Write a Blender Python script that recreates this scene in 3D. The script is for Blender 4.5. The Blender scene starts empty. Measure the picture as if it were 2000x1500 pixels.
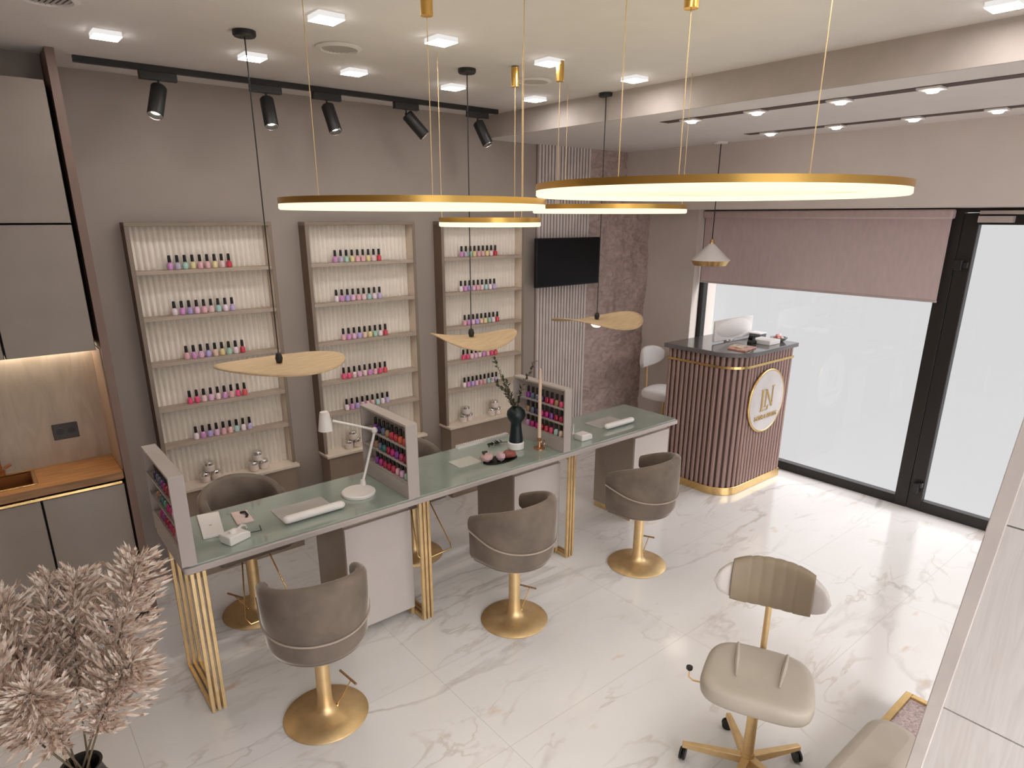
import bpy, bmesh, math, random
from math import sin, cos, pi, radians as R
from mathutils import Vector, Matrix
random.seed(7)
S = bpy.context.scene
COL = S.collection
# ------------------------------------------------------------------ helpers
class MB:
    """collects shapes and links them as one mesh object"""
    def __init__(s): s.v = []; s.f = []; s.mi = []; s.cur = 0
    def add(s, vs, fs):
        o = len(s.v); s.v += [tuple(v) for v in vs]
        for f in fs: s.f.append([i + o for i in f]); s.mi.append(s.cur)
        return s
    def box(s, x0, x1, y0, y1, z0, z1):
        v = [(x, y, z) for z in (z0, z1) for y in (y0, y1) for x in (x0, x1)]
        return s.add(v, [(0, 2, 3, 1), (4, 5, 7, 6), (0, 1, 5, 4), (2, 6, 7, 3), (0, 4, 6, 2), (1, 3, 7, 5)])
    def prism(s, poly, z0, z1, axis='z'):
        n = len(poly)
        def P(a, b, h):
            return (a, b, h) if axis == 'z' else ((h, a, b) if axis == 'x' else (a, h, b))
        v = [P(a, b, z0) for a, b in poly] + [P(a, b, z1) for a, b in poly]
        f = [list(range(n))[::-1], list(range(n, 2 * n))] + [(i, (i + 1) % n, n + (i + 1) % n, n + i) for i in range(n)]
        return s.add(v, f)
    def cyl(s, p0, p1, r0, r1=None, n=16):
        r1 = r0 if r1 is None else r1
        return s.tube([p0, p1], [r0, r1], n)
    def tube(s, path, r, n=10, caps=True, closed=False):
        P = [Vector(p) for p in path]; m = len(P)
        rr = r if isinstance(r, (list, tuple)) else [r] * m
        prev = None; rings = []
        for i in range(m):
            if closed: t = P[(i + 1) % m] - P[i - 1]
            else: t = P[min(i + 1, m - 1)] - P[max(i - 1, 0)]
            t.normalize()
            if prev is None:
                a = Vector((0, 0, 1)) if abs(t.z) < .9 else Vector((1, 0, 0))
                u = t.cross(a).normalized()
            else:
                u = (prev - t * prev.dot(t)).normalized()
            prev = u; w = t.cross(u)
            rings.append([P[i] + (u * cos(2 * pi * k / n) + w * sin(2 * pi * k / n)) * rr[i] for k in range(n)])
        v = [q for g in rings for q in g]; f = []
        for i in range(m if closed else m - 1):
            j = (i + 1) % m
            for k in range(n):
                k2 = (k + 1) % n
                f.append((i * n + k, i * n + k2, j * n + k2, j * n + k))
        if caps and not closed:
            f.append(list(range(n))[::-1]); f.append([(m - 1) * n + k for k in range(n)])
        return s.add(v, f)
    def lathe(s, prof, n=24, c=(0, 0, 0), ax=None):
        v = []; f = []; m = len(prof)
        M = Matrix.Identity(3)
        if ax is not None: M = Vector((0, 0, 1)).rotation_difference(Vector(ax)).to_matrix()
        for r, z in prof:
            for k in range(n):
                a = 2 * pi * k / n
                q = M @ Vector((r * cos(a), r * sin(a), z))
                v.append((c[0] + q.x, c[1] + q.y, c[2] + q.z))
        for i in range(m - 1):
            for k in range(n):
                k2 = (k + 1) % n
                f.append((i * n + k, i * n + k2, (i + 1) * n + k2, (i + 1) * n + k))
        if prof[0][0] > 1e-5: f.append(list(range(n))[::-1])
        if prof[-1][0] > 1e-5: f.append([(m - 1) * n + k for k in range(n)])
        return s.add(v, f)
    def sphere(s, c, r, n=14, sx=1, sy=1, sz=1):
        m = n // 2
        o = len(s.v); k0 = len(s.f)
        s.lathe([(max(r * sin(pi * i / m), 1e-6), -r * cos(pi * i / m)) for i in range(m + 1)], n)
        for i in range(o, len(s.v)):
            x, y, z = s.v[i]; s.v[i] = (c[0] + x * sx, c[1] + y * sy, c[2] + z * sz)
        return s
    def grid(s, fn, nu, nv, closeu=False):
        v = [fn(i / (nu if closeu else nu - 1), j / (nv - 1)) for j in range(nv) for i in range(nu)]
        f = []
        for j in range(nv - 1):
            for i in range(nu if closeu else nu - 1):
                i2 = (i + 1) % nu
                f.append((j * nu + i, j * nu + i2, (j + 1) * nu + i2, (j + 1) * nu + i))
        return s.add(v, f)
    def xf(s, M):
        s.v = [tuple(M @ Vector(v)) for v in s.v]; return s
    def build(s, name, mat, parent=None, smooth=False, bevel=0, sub=0, local=False, seg=2, solid=0, weld=True, ang=38):
        me = bpy.data.meshes.new(name)
        off = Vector((0, 0, 0))
        if parent is not None and not local: off = wloc(parent)
        me.from_pydata([Vector(v) - off for v in s.v], [], s.f)
        for m in (mat if isinstance(mat, list) else [mat]): me.materials.append(m)
        for p, i in zip(me.polygons, s.mi): p.material_index = i
        bm = bmesh.new(); bm.from_mesh(me)
        if weld: bmesh.ops.remove_doubles(bm, verts=bm.verts, dist=1e-5)
        bmesh.ops.recalc_face_normals(bm, faces=bm.faces)
        bm.to_mesh(me); bm.free()
        o = bpy.data.objects.new(name, me); COL.objects.link(o)
        if parent is not None: o.parent = parent
        if solid:
            md = o.modifiers.new('s', 'SOLIDIFY'); md.thickness = solid; md.offset = 0
        if bevel:
            md = o.modifiers.new('b', 'BEVEL'); md.width = bevel; md.segments = seg; md.limit_method = 'ANGLE'; md.angle_limit = R(35)
        if sub:
            md = o.modifiers.new('u', 'SUBSURF'); md.levels = sub; md.render_levels = sub
        if smooth or bevel or sub:
            me.shade_smooth()
            if not sub: me.set_sharp_from_angle(angle=R(ang))
        return o
def wloc(o):
    v = Vector(o.location)
    while o.parent is not None: o = o.parent; v += Vector(o.location)
    return v
def tag(o, label, cat, group=None, kind=None):
    o['label'] = label; o['category'] = cat
    if group: o['group'] = group
    if kind: o['kind'] = kind
    return o
def thing(name, label, cat, loc=(0, 0, 0), group=None, rz=0):
    o = bpy.data.objects.new(name, None); COL.objects.link(o)
    o.location = loc; o.rotation_euler = (0, 0, rz); o.empty_display_size = .05
    return tag(o, label, cat, group)
def struct(o):
    o['kind'] = 'structure'; return o
def copy_tree(o, parent=None):
    c = o.copy(); COL.objects.link(c)
    if parent is not None: c.parent = parent
    for ch in list(o.children): copy_tree(ch, c)
    return c
def rrect(x0, x1, y0, y1, r, n=5):
    p = []
    for cx, cy, a0 in ((x1 - r, y1 - r, 0), (x0 + r, y1 - r, 90), (x0 + r, y0 + r, 180), (x1 - r, y0 + r, 270)):
        for i in range(n + 1):
            a = R(a0 + 90 * i / n); p.append((cx + r * cos(a), cy + r * sin(a)))
    return p
ORD = ['first', 'second', 'third', 'fourth', 'fifth', 'sixth', 'seventh', 'eighth', 'ninth']
# ------------------------------------------------------------------ materials
def nt(name):
    m = bpy.data.materials.new(name); m.use_nodes = True
    t = m.node_tree; b = t.nodes['Principled BSDF']
    return m, t, b
def mat(name, col, rough=.5, metal=0, var=.06, scale=8, bump=0, bscale=60, coat=0, sheen=0, spec=None, emit=None, estr=0, stretch=(1, 1, 1), trans=0):
    m, t, b = nt(name)
    N, L = t.nodes, t.links
    tc = N.new('ShaderNodeTexCoord'); mp = N.new('ShaderNodeMapping'); mp.inputs['Scale'].default_value = stretch
    L.new(tc.outputs['Object'], mp.inputs['Vector'])
    nz = N.new('ShaderNodeTexNoise'); nz.inputs['Scale'].default_value = scale; nz.inputs['Detail'].default_value = 5
    L.new(mp.outputs[0], nz.inputs['Vector'])
    cr = N.new('ShaderNodeValToRGB')
    cr.color_ramp.elements[0].position = .3; cr.color_ramp.elements[1].position = .7
    cr.color_ramp.elements[0].color = (*[max(0, c * (1 - var)) for c in col], 1)
    cr.color_ramp.elements[1].color = (*[min(1, c * (1 + var)) for c in col], 1)
    L.new(nz.outputs['Fac'], cr.inputs[0]); L.new(cr.outputs[0], b.inputs['Base Color'])
    b.inputs['Roughness'].default_value = rough; b.inputs['Metallic'].default_value = metal
    if coat: b.inputs['Coat Weight'].default_value = coat; b.inputs['Coat Roughness'].default_value = .05
    if sheen:
        b.inputs['Sheen Weight'].default_value = sheen; b.inputs['Sheen Roughness'].default_value = .24
        b.inputs['Sheen Tint'].default_value = (1, .93, .85, 1)
    if spec is not None: b.inputs['Specular IOR Level'].default_value = spec
    if trans: b.inputs['Transmission Weight'].default_value = trans
    if emit: b.inputs['Emission Color'].default_value = (*emit, 1); b.inputs['Emission Strength'].default_value = estr
    if bump:
        n2 = N.new('ShaderNodeTexNoise'); n2.inputs['Scale'].default_value = bscale; n2.inputs['Detail'].default_value = 3
        L.new(mp.outputs[0], n2.inputs['Vector'])
        bp = N.new('ShaderNodeBump'); bp.inputs['Strength'].default_value = bump; bp.inputs['Distance'].default_value = .004
        L.new(n2.outputs['Fac'], bp.inputs['Height']); L.new(bp.outputs[0], b.inputs['Normal'])
    return m
def glow(name, col, s):
    m = bpy.data.materials.new(name); m.use_nodes = True; t = m.node_tree; t.nodes.clear()
    e = t.nodes.new('ShaderNodeEmission'); e.inputs[0].default_value = (*col, 1); e.inputs[1].default_value = s
    o = t.nodes.new('ShaderNodeOutputMaterial'); t.links.new(e.outputs[0], o.inputs[0]); return m
def glass(name, tint=(1, 1, 1), refl=.06):
    m = bpy.data.materials.new(name); m.use_nodes = True; t = m.node_tree; t.nodes.clear()
    N, L = t.nodes, t.links
    tr = N.new('ShaderNodeBsdfTransparent'); tr.inputs[0].default_value = (*tint, 1)
    g = N.new('ShaderNodeBsdfGlossy'); g.inputs['Roughness'].default_value = .03
    mx = N.new('ShaderNodeMixShader'); mx.inputs[0].default_value = refl
    o = N.new('ShaderNodeOutputMaterial')
    L.new(tr.outputs[0], mx.inputs[1]); L.new(g.outputs[0], mx.inputs[2]); L.new(mx.outputs[0], o.inputs[0]); return m
def marble():
    m, t, b = nt('white marble tiles'); N, L = t.nodes, t.links
    tc = N.new('ShaderNodeTexCoord'); mp = N.new('ShaderNodeMapping')
    mp.inputs['Rotation'].default_value = (0, 0, R(28)); mp.inputs['Scale'].default_value = (.75, 1.9, 1)
    L.new(tc.outputs['Object'], mp.inputs[0])
    def ridged(scale, dist, lo, hi, seed):
        n = N.new('ShaderNodeTexNoise'); n.noise_dimensions = '4D'; n.inputs['W'].default_value = seed
        n.inputs['Scale'].default_value = scale; n.inputs['Detail'].default_value = 7; n.inputs['Distortion'].default_value = dist
        L.new(mp.outputs[0], n.inputs['Vector'])
        a = N.new('ShaderNodeMath'); a.operation = 'SUBTRACT'; a.inputs[1].default_value = .5; L.new(n.outputs['Fac'], a.inputs[0])
        c = N.new('ShaderNodeMath'); c.operation = 'ABSOLUTE'; L.new(a.outputs[0], c.inputs[0])
        r = N.new('ShaderNodeMapRange'); r.inputs[1].default_value = lo; r.inputs[2].default_value = hi
        r.inputs[3].default_value = 1; r.inputs[4].default_value = 0; L.new(c.outputs[0], r.inputs[0]); return r
    def cloud(scale, lo, hi, seed):
        n = N.new('ShaderNodeTexNoise'); n.noise_dimensions = '4D'; n.inputs['W'].default_value = seed
        n.inputs['Scale'].default_value = scale; n.inputs['Detail'].default_value = 4; L.new(mp.outputs[0], n.inputs['Vector'])
        r = N.new('ShaderNodeMapRange'); r.inputs[1].default_value = lo; r.inputs[2].default_value = hi; L.new(n.outputs['Fac'], r.inputs[0]); return r
    def mul(a, bb):
        x = N.new('ShaderNodeMath'); x.operation = 'MULTIPLY'; L.new(a, x.inputs[0])
        if isinstance(bb, float): x.inputs[1].default_value = bb
        else: L.new(bb, x.inputs[1])
        return x.outputs[0]
    base = (.87, .84, .82, 1)
    def mix(prev, fac, col):
        x = N.new('ShaderNodeMix'); x.data_type = 'RGBA'; L.new(fac, x.inputs['Factor'])
        if isinstance(prev, tuple): x.inputs['A'].default_value = prev
        else: L.new(prev, x.inputs['A'])
        x.inputs['B'].default_value = (*col, 1); return x.outputs['Result']
    c1 = mix(base, mul(cloud(1.1, .45, .75, 3.).outputs[0], .45), (.70, .66, .635))
    v1 = mul(ridged(.9, 1.3, 0, .022, 1.).outputs[0], cloud(1.3, .42, .6, 8.).outputs[0])
    c2 = mix(c1, mul(v1, .55), (.42, .36, .32))
    v2 = mul(ridged(2.1, .9, 0, .02, 5.).outputs[0], cloud(1.7, .48, .62, 11.).outputs[0])
    c3 = mix(c2, mul(v2, .5), (.55, .45, .37))
    oc = mul(cloud(4.5, .66, .76, 21.).outputs[0], .6)
    c4 = mix(c3, oc, (.62, .36, .17))
    # thin grout of the large square tiles
    sep = N.new('ShaderNodeSeparateXYZ'); L.new(tc.outputs['Object'], sep.inputs[0])
    gs = []
    for ax, per, off in (('X', 1.245, .475), ('Y', .62, .585)):
        ad = N.new('ShaderNodeMath'); ad.operation = 'ADD'; ad.inputs[1].default_value = 20 * per - off if ax == 'X' else 20 * per + off; L.new(sep.outputs[ax], ad.inputs[0])
        md = N.new('ShaderNodeMath'); md.operation = 'MODULO'; md.inputs[1].default_value = per; L.new(ad.outputs[0], md.inputs[0])
        lt = N.new('ShaderNodeMath'); lt.operation = 'LESS_THAN'; lt.inputs[1].default_value = .003; L.new(md.outputs[0], lt.inputs[0]); gs.append(lt)
    mx = N.new('ShaderNodeMath'); mx.operation = 'MAXIMUM'; L.new(gs[0].outputs[0], mx.inputs[0]); L.new(gs[1].outputs[0], mx.inputs[1])
    c5 = mix(c4, mul(mx.outputs[0], .5), (.5, .46, .43))
    L.new(c5, b.inputs['Base Color'])
    b.inputs['Roughness'].default_value = .13; b.inputs['IOR'].default_value = 1.62
    return m
def stone(name, a, b_, scale, rough=.6, bump=.6, stretch=(1, 1, 1), dist=1.5):
    m, t, b = nt(name); N, L = t.nodes, t.links
    tc = N.new('ShaderNodeTexCoord'); mp = N.new('ShaderNodeMapping'); mp.inputs['Scale'].default_value = stretch; L.new(tc.outputs['Object'], mp.inputs[0])
    n = N.new('ShaderNodeTexNoise'); n.inputs['Scale'].default_value = scale; n.inputs['Detail'].default_value = 8; n.inputs['Distortion'].default_value = dist; L.new(mp.outputs[0], n.inputs['Vector'])
    cr = N.new('ShaderNodeValToRGB'); cr.color_ramp.elements[0].position = .33; cr.color_ramp.elements[1].position = .62
    cr.color_ramp.elements[0].color = (*a, 1); cr.color_ramp.elements[1].color = (*b_, 1); L.new(n.outputs['Fac'], cr.inputs[0]); L.new(cr.outputs[0], b.inputs['Base Color'])
    bp = N.new('ShaderNodeBump'); bp.inputs['Strength'].default_value = bump; bp.inputs['Distance'].default_value = .01; L.new(n.outputs['Fac'], bp.inputs['Height']); L.new(bp.outputs[0], b.inputs['Normal'])
    b.inputs['Roughness'].default_value = rough; return m
TAUPE = mat('taupe wall plaster', (.355, .298, .262), .75, var=.04, scale=3, bump=.06, bscale=180)
TAUPE_LIT = mat('light taupe plaster', (.64, .565, .515), .75, var=.04, scale=3, bump=.06, bscale=180)  # wall taupe made lighter, bounce light put into the colour
CEIL = mat('ceiling paint', (.70, .655, .625), .85, var=.02)
MARBLE = marble()
CABF = mat('matt taupe cabinet front', (.285, .235, .20), .28, var=.04)
CABD = mat('dark brown panel edge', (.20, .128, .10), .5)
CABDK = mat('shadow gap black', (.02, .015, .012), .7)
WOODC = mat('warm oak counter', (.46, .215, .075), .38, var=.28, scale=6, stretch=(1, 9, 9), bump=.08)
WOODE = mat('counter edge walnut', (.30, .155, .07), .45, var=.3, scale=6, stretch=(1, 9, 9))
COPPER = mat('copper sink', (.52, .19, .06), .35, .6)
GOLD = mat('brushed gold', (.76, .52, .23), .27, 1, var=.08, scale=20)
GOLDM = mat('satin gold', (.80, .60, .33), .5, 1, var=.08, scale=20)
BRASSF = mat('gold lamp ring metal', (.72, .44, .12), .3, 1)
BLACK = mat('black metal', (.012, .012, .012), .45)
BLACKG = mat('black gloss screen', (.004, .004, .005), .35, spec=.2)
FRAMEB = mat('black window frame', (.014, .011, .010), .42)
CREAM = mat('cream fluted panel', (.84, .775, .69), .6, var=.03)
UFRAME = mat('shelf unit taupe frame', (.24, .185, .145), .5)
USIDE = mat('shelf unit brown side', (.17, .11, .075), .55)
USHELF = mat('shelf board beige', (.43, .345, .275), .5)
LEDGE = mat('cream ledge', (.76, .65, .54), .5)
UBASE = mat('base panel brown', (.33, .25, .195), .5)
SLAT = mat('pale slat', (.66, .585, .55), .55)
SLATBK = mat('slat backing dark', (.22, .17, .15), .7)
STONE = stone('rose stone cladding', (.33, .245, .22), (.47, .365, .335), 11, .7, .8, (1, 1, 1.6))
BACKSPL = stone('beige stone splashback', (.46, .37, .28), (.55, .455, .355), 6, .45, .1, (2.5, 1, .6))
GREIGE = mat('table greige lacquer', (.47, .415, .388), .4, var=.03)
PEDF = mat('pedestal pale lacquer', (.52, .465, .435), .38, var=.03)
PEDS = mat('pedestal taupe gloss side', (.36, .29, .235), .22, var=.05)
GLASST = mat('green tinted glass top', (.30, .355, .315), .05, var=.08, scale=5, spec=.75, coat=.6)
GLASSE = mat('green glass edge', (.06, .30, .20), .1)
VELVET = mat('taupe velvet', (.185, .145, .115), .8, var=.25, scale=7, bump=.1, bscale=250, sheen=1.0)
VELVETD = mat('brown seat underside', (.075, .05, .042), .8)
LEATHER = mat('beige leather', (.47, .415, .345), .42, var=.05, bump=.05, bscale=300)
LEATHD = mat('olive taupe leather cover', (.285, .225, .155), .5, var=.06, bump=.06, bscale=260)
LEATHW = mat('pale grey leather', (.66, .61, .585), .45, var=.04)
SHEAR = mat('white boucle', (.83, .79, .77), .9, var=.05, bump=.6, bscale=160)
WHITE = mat('white plastic', (.84, .80, .78), .35, var=.02)
WHITEM = mat('white matt', (.86, .83, .82), .6, var=.02)
DESKW = mat('mauve brown slat', (.30, .195, .17), .48, var=.12, scale=5, stretch=(6, 6, .6))
DESKBK = mat('desk core dark', (.09, .055, .048), .6)
DESKT = mat('dark grey desk slab', (.135, .125, .125), .10)
LOGOP = mat('logo disc pale', (.56, .52, .51), .5)
BLINDM = mat('mauve blind fabric', (.60, .475, .465), .85, var=.05, scale=40, stretch=(1, 1, .3))
PANELST = stone('pale grey wood grain stone', (.70, .665, .645), (.78, .75, .735), 5, .3, .05, (3, 6, .5), 2)
PANELTR = mat('panel edge trim', (.66, .61, .58), .4)
TERRA = stone('rose terrazzo', (.27, .19, .18), (.55, .44, .42), 55, .4, .1)
PAMP = mat('pampas', (.66, .54, .45), .9)
GREEN = mat('dark olive leaf', (.055, .06, .033), .55, var=.3)
STEM = mat('brown stem', (.16, .12, .07), .7)
VASEB = mat('black green ceramic', (.006, .016, .018), .35)
SEAGRASS = mat('woven wood shade', (.56, .40, .24), .7, var=.16, scale=12, stretch=(1, 8, 1), bump=.12)
CHARC = mat('charcoal socket', (.035, .026, .023), .4)
PINKP = mat('pink satin', (.62, .40, .40), .5, var=.2, scale=25)
ROSEB = mat('red brown satin', (.25, .07, .055), .45, var=.3, scale=25)
SILVER = mat('silver lid', (.75, .72, .70), .25, .9)
GREYM = mat('grey mat', (.47, .445, .43), .6)
ROSEG = mat('rose gold', (.62, .33, .18), .3, .9)
CANDLE = mat('peach candle', (.80, .60, .46), .6)
SLOT = mat('recessed slot brown', (.085, .055, .045), .7)
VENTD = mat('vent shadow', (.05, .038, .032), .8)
GLAZE = glass('window glass', (1, 1, 1), .04)
HEXL = glow('ceiling light diffuser', (1, .97, .95), 70)
LEDW = glow('warm led diffuser', (1.0, .90, .66), 1.3)
LEDS = glow('under cabinet led', (1, .86, .68), 24)
DOWN = glow('downlight lens', (1, .95, .9), 26)
SPOTL = glow('spot lens', (1, .9, .75), 9)
BULB = glow('pendant bulb', (1, .86, .74), 4)
# ------------------------------------------------------------------ room shell
H1, H2, XB, XBH, XW, XG = 2.885, 2.733, 3.449, 5.042, 5.425, 5.713
def part(name, m, parent, *boxes, **k):
    b = MB()
    for q in boxes: b.box(*q)
    return b.build(name, m, parent, **k)
def sbox(name, m, *boxes, **k): return struct(part(name, m, None, *boxes, **k))
sbox('floor', MARBLE, (-1.4, 5.755, -6.6, .15, -.1, 0))
sbox('ceiling', CEIL, (-1.4, XB, -6.6, .15, H1, H1 + .12))
sbox('ceiling_lower', CEIL, (XB + .012, XBH, -6.6, .15, H2, H1 + .12))
sbox('wall_ceiling_step', mat('step taupe', (.46, .40, .36), .75), (XB, XB + .012, -6.6, 0, H2, H1))  # step face also lightened, some bounce light painted into its taupe
sbox('wall_bulkhead', TAUPE_LIT, (XBH, 6.0, -6.6, 0, 2.245, H1 + .12))
sbox('wall_shelf_side', TAUPE, (-1.4, 6.0, 0, .15, 0, H1))
sbox('wall_left', TAUPE, (-1.5, -1.4, -6.6, .15, 0, H1))
sbox('wall_back', TAUPE, (-1.4, 6.0, -6.75, -6.6, 2.6, H1), (-1.4, -1.0, -6.75, -6.6, 0, 2.6), (5.0, 6.0, -6.75, -6.6, 0, 2.6))
w = thing('window_2', '', 'window', (2.0, -6.65, 0)); struct(w); del w['label'], w['category']  # unseen glazing added behind the camera to admit fill light
part('frame', FRAMEB, w, (-1.0, 5.0, -6.69, -6.63, 0, .07), (-1.0, 5.0, -6.69, -6.63, 2.53, 2.6), *[(x, x + .07, -6.69, -6.63, .07, 2.53) for x in (-1.0, .47, 1.965, 3.46, 4.93)])
for x in (-.93, .54, 2.035, 3.53): part('pane', GLAZE, w, (x, x + 1.425 - .03, -6.665, -6.655, .07, 2.53))
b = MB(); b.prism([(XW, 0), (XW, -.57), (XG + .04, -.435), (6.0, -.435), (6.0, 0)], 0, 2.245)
struct(b.build('wall_window_side', TAUPE_LIT))
sbox('wall_window_end', TAUPE, (XW, 6.0, -6.6, -3.75, 0, 2.245))
sbox('baseboard_shelf_side', TAUPE, (.78, .985, -.014, 0, 0, .11), (1.775, 1.98, -.014, 0, 0, .11), (2.778, 2.995, -.014, 0, 0, .11), (3.788, 3.98, -.014, 0, 0, .11), bevel=.003)
# window and door
w = thing('window_1', '', 'window', (XG, -1.5, 0)); struct(w); del w['label'], w['category']
part('frame', FRAMEB, w, (XG - .03, XG + .04, -2.45, -.435, 0, .075), (XG - .03, XG + .04, -.51, -.435, .075, 2.245), (XG - .03, XG + .04, -2.54, -2.45, 0, 2.245), (XG - .03, XG + .04, -2.45, -.51, 2.17, 2.245), bevel=.004)
part('pane', GLAZE, w, (XG, XG + .008, -2.45, -.51, .075, 2.17))
d = thing('door_1', '', 'door', (XG, -3.1, 0)); struct(d); del d['label'], d['category']
part('frame', FRAMEB, d, (XG - .03, XG + .04, -3.75, -2.54, 2.215, 2.245), (XG - .03, XG + .04, -3.75, -3.70, 0, 2.215))
part('leaf', FRAMEB, d, (XG - .035, XG + .03, -2.64, -2.545, .004, 2.21), (XG - .035, XG + .03, -3.695, -3.60, .004, 2.21), (XG - .035, XG + .03, -3.60, -2.64, .004, .085), (XG - .035, XG + .03, -3.60, -2.64, 2.135, 2.21), bevel=.004)
part('pane', GLAZE, d, (XG, XG + .008, -3.60, -2.64, .085, 2.135))
part('door_closer', mat('closer grey', (.55, .48, .45), .4), d, (XG - .10, XG - .036, -2.84, -2.645, 2.15, 2.192), (XG - .085, XG - .04, -3.2, -2.645, 2.202, 2.226), bevel=.003)
part('hinge', BLACK, d, (XG - .085, XG - .036, -2.60, -2.555, 1.83, 1.90), (XG - .06, XG - .036, -2.63, -2.54, 1.845, 1.885), bevel=.004)
part('floor_bolt', BLACK, d, (XG - .085, XG - .036, -2.615, -2.575, .15, .23), (XG - .075, XG - .036, -2.635, -2.60, .20, .235), bevel=.004)
# roller blind
rb = thing('roller_blind', 'mauve roller blind half lowered over the big window', 'blind', (5.66, -1.51, 1.9))
part('cassette', BLINDM, rb, (5.60, 5.678, -2.495, -.49, 2.172, 2.236), bevel=.012)
part('fabric', BLINDM, rb, (5.643, 5.646, -2.485, -.495, 1.61, 2.19))
part('bottom_bar', mat('bar mauve', (.5, .42, .41), .5), rb, (5.638, 5.651, -2.488, -.492, 1.596, 1.612), bevel=.003)
# slatted panel and stone cladding beyond the shelves
b = MB(); 
for i in range(17): b.box(4.0 + i * .0355, 4.0 + i * .0355 + .021, -.03, -.008, 0, H2)
sp = thing('slat_wall_panel', 'panel of pale vertical slats on wall behind television', 'wall panel', (4.3, -.02, 0))
part('backing', SLATBK, sp, (3.995, 4.6, -.008, -.001, 0, H2))
b.build('slats', SLAT, sp)
import mathutils.noise as mn
def rock(u, v):
    x = 4.6 + (XW + .01 - 4.6) * u; z = H2 * v
    p = Vector((x * 2.2, 3.1, z * 2.2))
    n = mn.fractal(p * 2.2, 1, 2, 5) * .030 + abs(mn.noise(p * 1.1)) * .035
    e = min(1, u * 12)
    return (x, -.012 - max(0, .008 + n) * e, z)
b = MB(); b.grid(rock, 70, 200)
sw = b.build('stone_wall_cladding', STONE, None, smooth=True, ang=180); tag(sw, 'rough rose stone wall cladding in the far corner', 'wall cladding')
# ------------------------------------------------------------------ camera
cam = bpy.data.cameras.new('camera'); co = bpy.data.objects.new('camera', cam); COL.objects.link(co)
f_, cx_, cy_ = 1266.72, 994.992, 822.673
ya, pt, ro = R(50.63266), R(17.4508), R(.08255)
w_ = Vector((cos(ya) * cos(pt), sin(ya) * cos(pt), -sin(pt))); r_ = Vector((sin(ya), -cos(ya), 0)); u_ = r_.cross(w_)
r2 = r_ * cos(ro) + u_ * sin(ro); u2 = u_ * cos(ro) - r_ * sin(ro)
Mx = Matrix((r2, u2, -w_)).transposed().to_4x4(); Mx.translation = Vector((.29119, -4.17885, 2.17839))
co.matrix_world = Mx
cam.sensor_width = 36; cam.sensor_fit = 'HORIZONTAL'; cam.lens = f_ * 36 / 2000
cam.shift_x = (1000 - cx_) / 2000; cam.shift_y = (cy_ - 750) / 2000
cam.clip_start = .02
S.camera = co
# ------------------------------------------------------------------ kitchen run
kg = 'taupe kitchen cupboards'
KY = -.43
def cupboard(x0, x1, z0, z1, yb, label, gap=.004):
    t = thing('kitchen_cupboard', label, 'cupboard', (x0, KY, z0), kg)
    part('carcass', CABDK, t, (x0, x1, KY + .022, yb, z0, z1))
    part('door', CABF, t, (x0 + gap, x1 - gap, KY, KY + .019, z0 + .003, z1 - .003), bevel=.0015)
    return t
P2 = [(.358, .720), (-.006, .356), (-.370, -.008), (-.734, -.372)]
POS = ['beside the brown end panel', 'next one left of it', 'third from the end panel', 'fourth from the end panel']
for i, (a, c) in enumerate(P2[:2]):
    cupboard(a, c, 2.148, 2.755, -.005, 'tall top row taupe cupboard ' + POS[i])
    cupboard(a, c, 1.545, 2.145, -.005, 'middle row taupe wall cupboard above the splashback ' + POS[i])
for i, (a, c) in enumerate([(.368, .732), (0, .366)]):
    cupboard(a, c, .08, .835, -.005, 'taupe base cupboard under the oak counter ' + POS[i])
ep = thing('kitchen_end_panel', 'tall dark brown end panel of the kitchen run', 'panel', (.757, -.2, 0))
part('panel', CABD, ep, (.739, .775, KY - .012, -.001, 0, H1 - .001))
part('inner_lining', mat('brown lining', (.42, .29, .205), .5), ep, (.7345, .739, KY + .03, -.1, .9, 1.545))
fl = part('kitchen_filler_panel', CABF, None, (-1.2, .737, -.26, -.24, 2.757, H1 - .001)); tag(fl, 'taupe filler panel between top cupboards and ceiling', 'panel')
pl = part('kitchen_plinth', CABDK, None, (-.74, .736, -.38, -.36, 0, .079)); tag(pl, 'dark recessed plinth under the base cupboards', 'plinth')
sb = part('kitchen_splashback', BACKSPL, None, (-1.2, .7345, -.10, -.08, .901, 1.545)); tag(sb, 'beige stone splashback lit from above by a strip', 'splashback')
ct = thing('kitchen_counter', 'warm oak kitchen counter with inset copper sink', 'counter', (0, -.25, .88))
part('slab', WOODC, ct, (.372, .733, KY - .005, -.101, .866, .902), (-1.2, -.16, KY - .005, -.101, .866, .902), (-.16, .372, -.134, -.101, .866, .902), (-.16, .372, KY - .005, -.372, .866, .902))
part('front_edge', WOODE, ct, (-1.2, .728, KY - .010, KY - .005, .862, .9005))
part('gold_handle_profile', GOLD, ct, (-1.2, .722, KY - .012, KY + .01, .838, .853), bevel=.002)
sk = thing('kitchen_sink', 'copper sink with pale rim set in oak counter', 'sink', (.1, -.25, .9))
b = MB(); b.box(-.15, .362, -.365, -.140, .745, .75); b.box(-.15, .362, -.14, -.134, .745, .902); b.box(-.15, .362, -.372, -.365, .745, .902); b.box(.355, .362, -.365, -.14, .745, .902); b.box(-.16, -.15, -.372, -.134, .745, .902)
b.build('basin', COPPER, sk)
part('rim', GOLD, sk, (-.16, .372, -.144, -.134, .902, .908), (-.16, .372, -.372, -.362, .902, .908), (.357, .372, -.362, -.144, .902, .908), (-.16, -.15, -.362, -.144, .902, .908), bevel=.002)
fc = thing('kitchen_faucet', 'copper faucet standing behind the sink by splashback', 'faucet', (.235, -.118, .902))
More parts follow.
